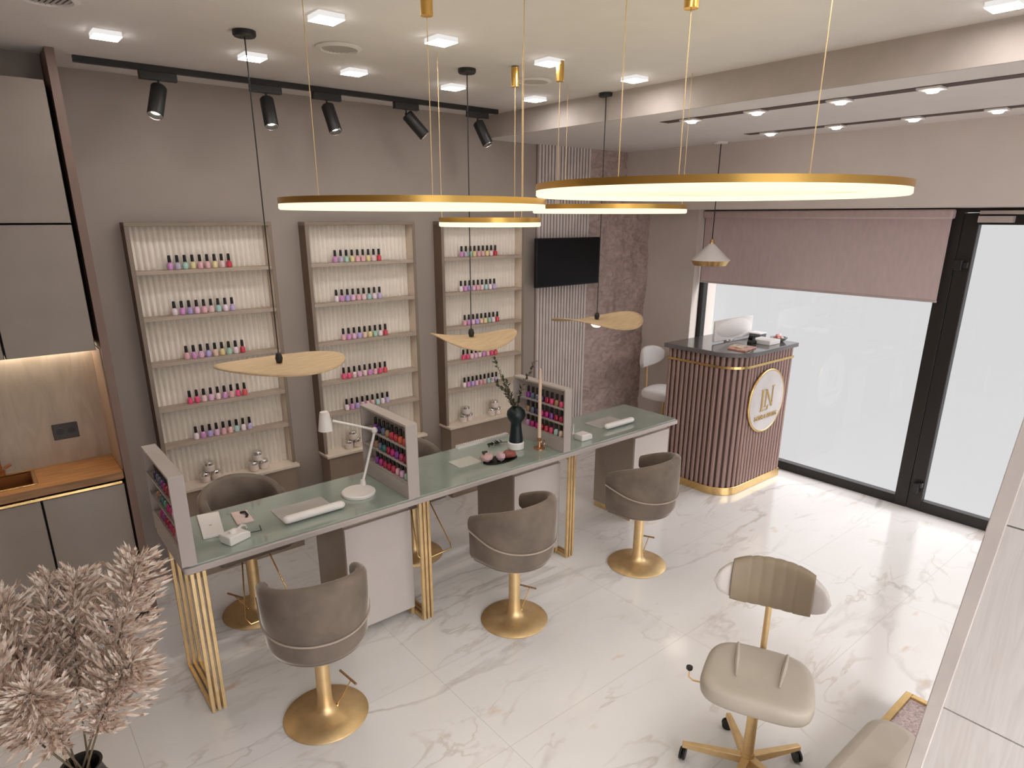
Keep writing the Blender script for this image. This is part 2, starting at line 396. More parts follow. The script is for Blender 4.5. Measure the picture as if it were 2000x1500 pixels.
b = MB(); b.cyl((.235, -.118, .903), (.235, -.118, .93), .02); b.tube([(.235, -.118, .92), (.235, -.118, 1.02), (.19, -.14, 1.05), (.13, -.17, 1.02)], .011); b.build('spout', COPPER, fc, smooth=True)
b = MB(); b.cyl((.255, -.118, .94), (.285, -.118, .955), .006); b.build('lever', COPPER, fc, smooth=True)
led = thing('under_cabinet_light', 'glowing strip light under the wall cupboards', 'light', (.2, -.13, 1.54))
part('diffuser', LEDS, led, (-.7, .715, -.135, -.115, 1.534, 1.5445))
so = thing('wall_socket', 'black double wall socket on the stone splashback', 'socket', (.547, -.102, 1.08))
part('plate', CHARC, so, (.489, .604, -.108, -.1, 1.036, 1.122), bevel=.003)
b = MB(); b.cyl((.52, -.110, 1.08), (.52, -.107, 1.08), .018); b.cyl((.573, -.110, 1.08), (.573, -.107, 1.08), .018); b.build('outlet_face', BLACK, so)
# ------------------------------------------------------------------ wall shelf units
UX = [.985, 1.98, 2.995]; UW = [.787, .797, .79]
UN = ['left', 'middle', 'right']
SZ = [1.893, 1.638, 1.377, 1.108, .882]
UD = .105
for i, x0 in enumerate(UX):
    x1 = x0 + UW[i]
    t = thing('wall_shelf_unit', 'tall fluted display shelf unit on wall, %s one of three' % UN[i], 'shelf unit', (x0, 0, 0), 'fluted wall shelf units')
    b = MB(); n = 24 * 8
    def fl_(u, v, x0=x0, x1=x1):
        return (x0 + .02 + (x1 - x0 - .04) * u, -.010 - .015 * abs(sin(24 * pi * u)), .605 + (2.13 - .605) * v)
    b.grid(fl_, n + 1, 2); b.build('fluted_back', CREAM, t, smooth=True, ang=60)
    part('top_board', UFRAME, t, (x0, x1, -UD, -.001, 2.128, 2.150), bevel=.002)
    for xa in (x0, x1 - .022):
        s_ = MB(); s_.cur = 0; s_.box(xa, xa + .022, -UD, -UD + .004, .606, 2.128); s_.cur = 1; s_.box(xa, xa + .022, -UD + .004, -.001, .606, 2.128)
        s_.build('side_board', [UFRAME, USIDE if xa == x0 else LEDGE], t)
    for z in SZ: part('shelf', USHELF, t, (x0 + .022, x1 - .022, -UD + .002, -.024, z - .022, z), bevel=.0015)
    part('ledge', LEDGE, t, (x0 - .004, x1 + .006, -.158, -.001, .585, .605), bevel=.003)
    part('base_panel', UBASE, t, (x0 + .012, x1 - .012, -.145, -.001, 0, .585), bevel=.002)
# nail polish
PAL = dict(orchid=(.58, .13, .52), greylilac=(.40, .33, .50), mint=(.25, .55, .40), lemon=(.74, .58, .18), rose=(.75, .30, .38), salmon=(.78, .36, .36), blush=(.80, .52, .56), red=(.60, .045, .075), pearl=(.84, .66, .74), violet=(.36, .24, .70), pink=(.74, .36, .60), peach=(.76, .46, .32), seafoam=(.28, .55, .54), hotpink=(.80, .08, .22), coral=(.72, .10, .12), lilac=(.46, .32, .66), navy=(.045, .03, .13), slate=(.13, .16, .25), tan=(.42, .24, .12), crimson=(.40, .012, .055), magenta=(.55, .02, .22), purple=(.26, .05, .36), orange=(.72, .16, .05), teal=(.03, .20, .18), berry=(.55, .05, .17), green=(.10, .30, .20))
DARKC = 'red navy slate tan crimson magenta purple orange teal berry green coral hotpink'.split()
PM = {k: mat('nail polish ' + k, v if k in DARKC else tuple(.80 * c + .20 for c in v), .12, var=.05, scale=90, coat=.5) for k, v in PAL.items()}
CAP = mat('bottle cap black', (.008, .007, .007), .3)
bb = MB(); bb.lathe([(.0125, 0), (.0155, .003), (.016, .026), (.0135, .034), (.0075, .0385), (.007, .041)], 12)
bottle_me = None
def make_bottle(col):
    o = bb.build('nail_polish_bottle', PM[col], None, smooth=True, local=True)
    c = MB().lathe([(.0085, .0412), (.0092, .043), (.0082, .078), (.006, .0795)], 10).build('cap', CAP, o, smooth=True, local=True)
    return o
PROTO = {}
def bottle(col, x, y, z, label, group):
    if col not in PROTO:
        PROTO[col] = make_bottle(col); o = PROTO[col]
    else: o = copy_tree(PROTO[col])
    o.location = (x, y, z); o.rotation_euler = (0, 0, 0); tag(o, label, 'nail polish', group)
    return o
ROWS = ['orchid greylilac mint lemon rose salmon lemon blush red'.split(),
        'pearl orchid violet pink rose blush seafoam pearl lilac'.split(),
        'rose orchid pink violet peach lemon mint pearl red'.split(),
        'hotpink hotpink blush pink blush orchid rose hotpink coral'.split(),
        'pearl orchid violet pink rose salmon seafoam pearl lilac'.split()]
X0 = [.205, .193, .222, .203, .208]
for u in range(3):
    for r in range(5):
        for k in range(9):
            bottle(ROWS[r][k], UX[u] + X0[r] + .0402 * k, -.064, SZ[r],
                   '%s nail polish, %s from left on %s shelf down, %s wall unit' % (ROWS[r][k], ORD[k], ORD[r], UN[u]), 'nail polishes on the wall shelves')
# ------------------------------------------------------------------ jars
def jar(x, y, z, label):
    o = MB().lathe([(.025, 0), (.030, .005), (.030, .036), (.025, .042)], 20).build('cream_jar', mat('jar cream', (.80, .69, .63), .35) if 'jar cream' not in bpy.data.materials else bpy.data.materials['jar cream'], None, smooth=True, local=True)
    MB().lathe([(.0275, .0422), (.029, .044), (.029, .058), (.026, .061)], 20).build('lid', SILVER, o, smooth=True, local=True)
    o.location = (x, y, z); return tag(o, label, 'jar', 'cream jars on the wall ledges')
JC = [(1.235, 'left', 'left'), (1.535, 'left', 'right'), (2.205, 'middle', 'left'), (2.51, 'middle', 'right'), (3.20, 'right', 'left'), (3.49, 'right', 'right')]
for x, un, sd in JC:
    jar(x - .034, -.088, .605, 'white jar, left of bottom pair, %s stack on %s unit ledge' % (sd, un))
    jar(x + .034, -.08, .605, 'white jar, right of bottom pair, %s stack on %s unit ledge' % (sd, un))
    jar(x, -.084, .6665, 'white jar with silver lid topping the %s stack on %s unit ledge' % (sd, un))
# ------------------------------------------------------------------ television
tv = thing('television', 'black flat television mounted over the slatted wall panel', 'television', (4.28, -.1, 1.82))
part('body', BLACK, tv, (3.907, 4.648, -.120, -.085, 1.620, 2.016), bevel=.004)
part('screen', BLACKG, tv, (3.913, 4.642, -.1215, -.120, 1.628, 2.010))
part('wall_bracket', BLACK, tv, (4.15, 4.4, -.085, -.0305, 1.72, 1.92))
# ------------------------------------------------------------------ manicure table
TX0, TX1, TY0, TY1 = .768, 4.165, -1.432, -.905
tb = thing('manicure_table', 'long manicure table with green glass top on gold legs', 'table', (2.46, -1.17, 0))
MB().prism(rrect(TX0, TX1, TY0, TY1, .02), .722, .751).build('tabletop', GREIGE, tb, bevel=.004)
MB().prism(rrect(TX0 + .012, TX1 - .012, TY0 + .012, TY1 - .012, .015), .751, .760).build('glass_top', GLASST, tb, bevel=.0015)
part('apron', PEDS, tb, *[(q, q + .39, TY0 + .12, TY1 - .06, .668, .722) for q in (1.535, 2.665, 3.755)])
for x0 in (.786, 1.925, 3.04):
    for i in range(3):
        x = x0 + i * .0245; s = .0165
        part('leg', GOLDM, tb, (x, x + s, -1.43, -1.43 + s, 0, .722), (x, x + s, -1.005 - s, -1.005, 0, .722), (x, x + s, -1.43 + s, -1.005 - s, 0, s), (x, x + s, -1.43 + s, -1.005 - s, .702, .722), bevel=.002)
for i, x0 in enumerate((1.535, 2.665, 3.80)):
    t = thing('drawer_pedestal', ['first pale drawer pedestal under the table, nearest the pampas', 'second drawer pedestal under the middle of the table', 'third drawer pedestal at table end beside reception desk'][i], 'pedestal', (x0, -1.14, 0), 'pedestals under the table')
    part('carcass', PEDS, t, (x0, x0 + .39, -1.318, -.95, .045, .667), bevel=.002)
    part('front', PEDF, t, (x0, x0 + .39, -1.336, -1.3185, .045, .655), bevel=.002)
    part('gold_runner', GOLDM, t, (x0 + .002, x0 + .022, -1.33, -.96, 0, .0445)); part('gold_runner', GOLDM, t, (x0 + .368, x0 + .388, -1.33, -.96, 0, .0445))
# polish displays standing on the table
DR = [[['navy', 'slate', 'slate', 'purple', 'crimson', 'crimson', 'red', 'tan'], ['tan', 'slate', 'teal', 'green', 'magenta', 'berry', 'pink', 'rose'], ['magenta', 'purple', 'crimson', 'crimson', 'berry', 'red', 'pink', 'mint']],
      [['purple', 'navy', 'slate', 'tan', 'red', 'red', 'orange', 'coral'], ['tan', 'slate', 'teal', 'crimson', 'magenta', 'purple', 'berry', 'crimson'], ['purple', 'magenta', 'crimson', 'crimson', 'red', 'rose', 'pink', 'mint']],
      [['purple', 'slate', 'slate', 'navy', 'crimson', 'hotpink', 'tan', 'hotpink'], ['tan', 'slate', 'navy', 'magenta', 'magenta', 'purple', 'crimson', 'crimson'], ['orchid', 'magenta', 'magenta', 'crimson', 'red', 'hotpink', 'seafoam', 'peach']]]
DXS = [(.763, .824), (1.868, 1.936), (2.993, 3.053)]
DZ = [1.042, .945, .850]
TN = ['at the near end of the table', 'in the middle of the table', 'near the far end of the table']
DN = ['near', 'middle', 'far']
for i, (x0, x1) in enumerate(DXS):
    y0, y1 = -1.426, -.925
    t = thing('polish_display_stand', 'upright greige polish display stand ' + TN[i], 'display stand', (x0, -1.17, .76), 'polish display stands on the table')
    b = MB(); b.box(x1 - .012, x1, y0 + .012, y1 - .012, .772, 1.158); b.build('back_board', GREIGE, t)
    part('frame', GREIGE, t, (x0, x1, y0, y0 + .012, .7605, 1.17), (x0, x1, y1 - .012, y1, .7605, 1.17), (x0, x1, y0 + .012, y1 - .012, 1.158, 1.17), (x0, x1, y0 + .012, y1 - .012, .7605, .845 - .0035), bevel=.0015)
    for z in DZ: part('shelf', GREIGE, t, (x0 + .004, x1 - .012, y0 + .012, y1 - .012, z - .008, z), (x0 + .002, x0 + .005, y0 + .012, y1 - .012, z, z + .006))
    for r in range(3):
        for k in range(8):
            col = DR[i][r][k]
            bottle(col, x0 + .027, -1.052 - k * .0455, DZ[r] + .0005, '%s nail polish, %s from back on %s shelf of the %s table display' % (col, ORD[k], ['top', 'middle', 'bottom'][r], DN[i]), 'nail polishes in the table displays')
# ------------------------------------------------------------------ things on the table
ZT = .7602
t = thing('square_box', 'flat white square box lying at table end by first display', 'box', (.97, -1.09, ZT))
b = MB(); b.prism([(.946, -.945), (1.044, -.967), (.994, -1.231), (.904, -1.212)], ZT, ZT + .014); b.build('box', WHITE, t, bevel=.003)
b = MB(); b.lathe([(.008, .0142), (.006, .0148)], 10, (.968, -1.105, ZT)); b.build('logo_dot', GREYM, t)
t = thing('sample_card', 'pink sample card with black clip on the glass table', 'card', (1.115, -1.09, ZT))
b = MB(); b.prism([(1.087, -1.012), (1.163, -1.028), (1.151, -1.168), (1.073, -1.161)], ZT, ZT + .009); b.build('card', mat('card pink', (.72, .57, .53), .5), t, bevel=.002)
b = MB(); b.tube([(1.125, -1.05, ZT + .012), (1.14, -1.07, ZT + .02), (1.142, -1.10, ZT + .013), (1.13, -1.12, ZT + .012)], .006); b.build('clip', BLACK, t, smooth=True)
def device(name, label, x, y, rz):
    t = thing(name, label, 'nail device', (x, y, ZT), None, rz)
    b = MB(); b.prism([(-.055, 0), (.055, 0), (.055, .030), (.02, .042), (-.055, .042)], -.04, .04, axis='y'); b.build('body', WHITE, t, bevel=.005, local=True)
    b = MB(); b.lathe([(.016, .042), (.016, .052), (.01, .056)], 14, (-.01, 0, 0)); b.build('dial', WHITEM, t, smooth=True, local=True)
    b = MB(); b.tube([(.03, .01, .044), (.06, .03, .040), (.095, .05, .020), (.10, .05, .004)], [.006, .007, .005, .004]); b.build('drill_pen', WHITE, t, smooth=True, local=True)
    b = MB(); b.tube([(.05, -.02, .02), (.08, -.01, .006), (.12, -.03, .004), (.15, .02, .004)], .002, 6); b.build('cord', BLACK, t, smooth=True, local=True)
device('nail_drill', 'white nail drill unit with black cord near the first display', 1.02, -1.305, R(20))
def roll(label, x, y, L, pad):
    t = thing('hand_rest', label, 'hand rest', (x, y, ZT), 'white hand rests on the table')
    b = MB(); r = .024; n = 8
    pr = [(r * sin(pi / 2 * i / n) , -L / 2 + r - r * cos(pi / 2 * i / n)) for i in range(n + 1)]
    pr += [(r * cos(pi / 2 * i / n), L / 2 - r + r * sin(pi / 2 * i / n)) for i in range(n + 1)]
    pr[0] = (1e-6, -L / 2); pr[-1] = (1e-6, L / 2)
    b.lathe(pr, 20, (0, 0, 0), (1, 0, 0)); b.v = [(p[0], p[1], p[2] * .82 + .0235) for p in b.v]
    b.build('cushion', WHITE, t, smooth=True, local=True)
    if pad: MB().prism(rrect(-.15, .12, .035, .20, .01), 0, .004).build('mat', GREYM, t, local=True)
    return t
roll('white padded hand rest in front of first table lamp', 1.405, -1.30, .32, True)
roll('white padded hand rest near the far end of table', 3.685, -1.275, .30, True)
# lamp
t = thing('desk_lamp', 'white jointed desk lamp with round base on the table', 'lamp', (1.70, -1.185, ZT))
MB().lathe([(.088, 0), (.09, .004), (.09, .014), (.084, .019), (.001, .019)], 40, (1.70, -1.185, ZT)).build('base', WHITE, t, smooth=True)
b = MB(); b.cyl((1.808, -1.10, ZT + .0), (1.808, -1.10, ZT + .03), .001); 
b = MB(); b.lathe([(.017, .0), (.013, .03)], 12, (1.758, -1.13, ZT + .018)); b.tube([(1.758, -1.13, ZT + .04), (1.856, -1.11, 1.06)], .0075); b.build('lower_arm', WHITE, t, smooth=True)
MB().sphere((1.856, -1.11, 1.068), .018).build('joint', WHITE, t, smooth=True)
b = MB(); b.tube([(1.856, -1.11, 1.072), (1.625, -1.10, 1.165)], .0065); b.build('upper_arm', WHITE, t, smooth=True)
b = MB(); b.lathe([(.022, .045), (.026, .03), (.038, -.055), (.034, -.055), (.022, .03), (.001, .03)], 24, (1.585, -1.095, 1.175)); b.build('lamp_shade', WHITE, t, smooth=True)
# vase and branches
t = thing('branch_vase', 'black bulb topped vase with white foot on the table', 'vase', (2.82, -1.163, ZT))
MB().lathe([(.048, 0), (.052, .004), (.052, .040), (.046, .046)], 28, (2.82, -1.163, ZT)).build('foot', WHITEM, t, smooth=True)
MB().lathe([(.045, .046), (.044, .07), (.034, .15), (.034, .175), (.052, .20), (.060, .225), (.056, .25), (.036, .272), (.018, .278), (.014, .270), (.012, .2)], 28, (2.82, -1.163, ZT)).build('body', VASEB, t, smooth=True)
def leaf(b, p, d, L, wd, up):
    d = d.normalized(); s = d.cross(up).normalized(); n = s.cross(d)
    a = p; m1 = p + d * L * .45 + s * wd + n * L * .06; m2 = p + d * L * .45 - s * wd + n * L * .06; e = p + d * L; c = p + d * L * .45
    b.add([a, m1, e, m2, c], [(0, 1, 4), (1, 2, 4), (2, 3, 4), (3, 0, 4)])
def branch(name, label, pts, nl, L, cat='branch', group=None, loc=None):
    P = [Vector(p) for p in pts]
    def at(t_):
        q = t_ * (len(P) - 1); i = min(int(q), len(P) - 2); return P[i].lerp(P[i + 1], q - i)
    t = thing(name, label, cat, pts[0], group)
    b = MB(); b.tube([at(i / 10) for i in range(11)], [.003 - .002 * i / 10 for i in range(11)], 6); b.build('stem', STEM, t, smooth=True)
    b = MB()
    for k in range(nl):
        q = .22 + .78 * k / (nl - 1); p = at(q); d = (at(min(1, q + .05)) - at(max(0, q - .05))).normalized()
        rnd = Vector((random.uniform(-1, 1), random.uniform(-1, 1), random.uniform(-.6, .9)))
        side = (rnd - d * rnd.dot(d)).normalized()
        leaf(b, p, side * .8 + d * .75, L * (1.1 - .45 * q) * random.uniform(.8, 1.2), L * .24, d)
    b.build('leaves', GREEN, t, weld=False)
    return t
VT = (2.82, -1.163, 1.02); VI = (2.82, -1.163, .96)
BG = 'leafy branches in the black vase'
branch('leafy_branch', 'longest olive branch leaning left out of the black vase', [VI, VT, (2.73, -1.16, 1.20), (2.645, -1.16, 1.375)], 46, .04, group=BG)
branch('leafy_branch', 'low olive branch arching left from the black vase', [VI, VT, (2.74, -1.18, 1.13), (2.62, -1.19, 1.255)], 36, .04, group=BG)
branch('leafy_branch', 'olive branch leaning right out of the black vase', [VI, VT, (2.87, -1.16, 1.16), (2.97, -1.165, 1.305)], 30, .04, group=BG)
branch('leafy_branch', 'short upright olive branch at the centre of the vase', [VI, VT, (2.80, -1.12, 1.10), (2.80, -1.10, 1.20)], 26, .042, group=BG)
branch('leafy_sprig', 'dark green sprig lying on the glass beside the vase', [(2.845, -1.045, ZT + .006), (2.76, -1.035, ZT + .012), (2.70, -1.04, ZT + .012)], 30, .034, 'sprig')
# candle holder
t = thing('candle_holder', 'gold candle holder with round foot before far display', 'candle holder', (2.932, -1.262, ZT))
MB().lathe([(.036, 0), (.036, .006), (.012, .012), (.008, .05), (.012, .055), (.013, .075), (.001, .075)], 24, (2.932, -1.262, ZT)).build('base', ROSEG, t, smooth=True)
b = MB(); b.tube([(2.932 + .018 * cos(a), -1.262, ZT + .03 + .018 * sin(a)) for a in [2 * pi * i / 16 for i in range(16)]], .003, 6, closed=True); b.xf(Matrix.Translation((.03, 0, 0))); b.build('finger_ring', ROSEG, t, smooth=True)
t = thing('taper_candle', 'tall thin peach taper candle in the gold holder', 'candle', (2.932, -1.262, ZT + .0755))
b = MB(); b.tube([(2.932, -1.262, ZT + .0755), (2.932, -1.262, 1.20), (2.932, -1.262, 1.285)], [.012, .010, .006], 14); b.build('wax', CANDLE, t, smooth=True)
b = MB(); b.tube([(2.932, -1.262, 1.285), (2.932, -1.262, 1.298)], .0015, 5); b.build('wick', mat('wick', (.5, .4, .3), .8), t)
# tray with wrapped satin bundle
t = thing('serving_tray', 'dark oval tray holding pink and red pouches', 'tray', (2.60, -1.265, ZT))
b = MB(); b.prism([(2.61 + .125 * cos(a), -1.266 + .062 * sin(a)) for a in [2 * pi * i / 28 for i in range(28)]], ZT, ZT + .006); b.build('tray', BLACKG, t, bevel=.002)
def pouch(name, label, m, c, s, rz, seed):
    b = MB(); b.sphere((0, 0, 0), 1, 20)
    vs = []
    for v in b.v:
        p = Vector(v); k = 1 + .28 * mn.noise(p * 1.7 + Vector((seed, 0, 0)))
        vs.append((p.x * s[0] * k, p.y * s[1] * k, max(p.z * s[2] * k, -s[2] * .9)))
    b.v = vs
    o = b.build(name, m, None, smooth=True, local=True); o.location = (c[0], c[1], c[2] + s[2] * .9); o.rotation_euler = (0, 0, rz)
    return tag(o, label, 'pouch', 'satin pouches on the tray')
zz = ZT + .0062
pouch('satin_pouch', 'pale pink satin pouch at left end of the dark tray', PINKP, (2.53, -1.238, zz), (.046, .034, .024), .3, 1)
pouch('satin_pouch', 'lilac pink satin pouch in the middle of the dark tray', mat('lilac satin', (.55, .38, .42), .4, var=.2, scale=30), (2.600, -1.280, zz), (.032, .030, .026), 1.1, 5)
pouch('satin_pouch', 'red brown satin pouch at right end of the dark tray', ROSEB, (2.668, -1.280, zz), (.046, .032, .025), -.4, 9)
b = MB(); b.tube([(2.63, -1.226, zz + .013), (2.70, -1.228, zz + .015), (2.722, -1.228, zz + .012)], [.008, .012, .006], 12); o = b.build('makeup_brush', WHITEM, None, smooth=True); tag(o, 'white brush lying on the tray behind the red pouch', 'brush')
b = MB(); b.tube([(2.512, -1.216, zz + .046), (2.540, -1.224, zz + .05)], [.012, .009], 12); o = b.build('lipstick', BLACK, None, smooth=True); tag(o, 'black lipstick on top of the pale pink pouch', 'lipstick')
# pale rack and mat
t = thing('wire_rack', 'white perforated tray along the back edge of table', 'tray', (2.72, -.94, ZT))
b = MB(); b.box(2.515, 2.93, -.95, -.947, ZT, ZT + .018); b.box(2.515, 2.93, -.925, -.922, ZT, ZT + .018); b.box(2.515, 2.93, -.947, -.925, ZT, ZT + .003); b.build('tray', WHITE, t)
b = MB()
for i in range(24): b.box(2.522 + i * .0174, 2.528 + i * .0174, -.952, -.920, ZT + .018, ZT + .021)
b.build('ribs', WHITE, t)
o = MB().prism(rrect(2.335, 2.50, -1.225, -1.10, .01), ZT, ZT + .004).build('glass_palette', mat('pale palette', (.55, .55, .50), .25), None, bevel=.001); tag(o, 'pale rectangular glass palette lying left of the tray', 'palette')
# far nail device
t = thing('nail_lamp', 'small white nail lamp with thin stalk by far display', 'nail lamp', (3.27, -1.30, ZT))
b = MB(); b.prism([(-.05, 0), (.05, 0), (.05, .03), (.035, .042), (-.05, .042)], -.04, .04, axis='y'); b.xf(Matrix.Translation((3.285, -1.31, ZT))); b.build('body', WHITE, t, bevel=.006)
b = MB(); b.tube([(3.245, -1.255, ZT), (3.245, -1.255, ZT + .10)], [.006, .003], 8); b.sphere((3.245, -1.255, ZT + .03), .011); b.build('stalk', WHITE, t, smooth=True)
# ------------------------------------------------------------------ tub chairs
def outline(t_, r=.238, fr=.20):
    """U shaped plan, back at -y; t_ in 0..1 from left front round the back to right front"""
    arc = pi * r; tot = arc + 2 * fr; s = t_ * tot
    if s < fr: return (-r, fr - s)
    if s > fr + arc: return (r, s - fr - arc)
    a = pi + (s - fr) / r
    return (r * cos(a), r * sin(a))
def shell(zb, zt, r_out, r_in, fr, n=48, round_top=.014):
    """upholstered band following the U, closed cross-section"""
    b = MB(); rings = []
    for i in range(n + 1):
        q = i / n; xo, yo = outline(q, r_out, fr); xi, yi = outline(q, r_in, fr)
        z0, z1 = zb(q), zt(q)
        xm, ym = (xo + xi) / 2, (yo + yi) / 2
        def L(k): return (xo + (xi - xo) * k, yo + (yi - yo) * k)
        ring = [(*L(.12), z0), (*L(0), z0 + .012), (*L(-.05), (z0 + z1) / 2), (*L(0), z1 - .016), (*L(.2), z1 - .003), (*L(.5), z1), (*L(.8), z1 - .003), (*L(1), z1 - .016), (*L(1.03), (z0 + z1) / 2), (*L(1), z0 + .012), (*L(.88), z0)]
        rings.append(ring)
    m = len(rings[0]); v = [p for g in rings for p in g]; f = []
    for i in range(n):
        for k in range(m): f.append((i * m + k, i * m + (k + 1) % m, (i + 1) * m + (k + 1) % m, (i + 1) * m + k))
    f.append(list(range(m))); f.append([n * m + k for k in range(m)][::-1])
    b.add(v, f); return b
def tub_chair(label):
    t = thing('tub_chair', label, 'chair', (0, 0, 0), 'taupe velvet tub chairs at the table')
    MB().lathe([(.188, 0), (.190, .004), (.186, .009), (.11, .020), (.06, .030), (.043, .044), (.036, .065), (.032, .10), (.031, .40)], 48).build('pedestal', GOLDM, t, smooth=True, local=True, ang=50)
    b = MB(); b.sphere((.050, -.006, .034), .011); b.tube([(.050, -.006, .036), (.118, -.012, .15)], .0032, 8)
    b.build('lever_rod', GOLD, t, smooth=True, local=True)
    b = MB(); b.tube([(.088, .075, .155), (.136, -.045, .150)], .0055, 10); b.build('lever_bar', WOODE, t, smooth=True, local=True)
    b = MB()
    b.tube([(-.055, .05, .42), (-.07, .09, .40), (-.12, .235, .13), (-.105, .262, .105), (.125, .262, .105), (.14, .235, .13), (.075, .09, .40), (.06, .05, .42)], .0042, 8)
    b.build('footrest', GOLD, t, smooth=True, local=True)
    seat = [outline(i / 40, .198, .135) for i in range(41)]
    b = MB(); b.prism(seat, .398, .585); b.build('seat', VELVET, t, bevel=.02, seg=3, local=True)
    MB().lathe([(.09, .385), (.09, .3975), (.001, .3975)], 28).build('seat_plate', VELVETD, t, smooth=True, local=True)
    sb_ = lambda q: .520 + .075 * (abs(q - .5) * 2) ** 2.5
    # lower bucket, tapered below
    b = MB(); n = 48; prof = [(.55, .402), (.80, .404), (.92, .42), (.985, .45), (1.0, None)]
    rows = []
    for sc, z in prof:
        row = []
        for i in range(n + 1):
            q = i / n; x, y = outline(q, .219, .13); zz_ = z if z is not None else sb_(q) - .002
            if z is not None and z > sb_(q) - .01: zz_ = sb_(q) - .01
            row.append((x * sc, (y - .0) * sc if y < 0 else y, zz_))
        rows.append(row)
    inner = [(x * .88, y * .88 if y < 0 else y, z) for x, y, z in rows[-1]]
    rows.append(inner)
    m = n + 1
    b.add([p for r in rows for p in r], [(j * m + i, j * m + i + 1, (j + 1) * m + i + 1, (j + 1) * m + i) for j in range(len(rows) - 1) for i in range(n)])
    b.build('lower_shell', VELVET, t, smooth=True, local=True, ang=60)
    zt = lambda q: .785 - .115 * (abs(q - .5) * 2) ** 1.8
    shell(sb_, zt, .226, .178, .13).build('backrest', VELVET, t, smooth=True, local=True, ang=60)
    b = MB(); b.tube([(outline(q, .2275, .13)[0], outline(q, .2275, .13)[1], sb_(q) + .004) for q in [i / 60 for i in range(61)]], .0045, 8); b.build('piping', mat('piping', (.42, .345, .285), .7, sheen=.5) if 'piping' not in bpy.data.materials else bpy.data.materials['piping'], t, smooth=True, local=True)
    return t
ch = tub_chair('front velvet tub chair nearest the camera, back turned to the pampas')
ch.location = (1.191, -1.76, 0); ch.rotation_euler = (0, 0, R(-14))
for (x, y, a, l) in [(2.335, -1.734, 8, 'middle of the three front tub chairs, before the second pedestal'), (3.354, -1.772, 10, 'front tub chair farthest along, closest to the reception desk'),
                     (1.231, -.735, 182, 'tub chair behind the table, facing out, beside the first display'), (2.287, -.735, 185, 'tub chair behind the table, mostly hidden past the middle display')]:
    c = copy_tree(ch); c.location = (x, y, 0); c.rotation_euler = (0, 0, R(a)); c['label'] = l
    if y < -1:
        for q in [q for q in c.children if q.name.startswith('footrest')]: bpy.data.objects.remove(q)
for q in [q for q in ch.children if q.name.startswith('footrest')]: bpy.data.objects.remove(q)
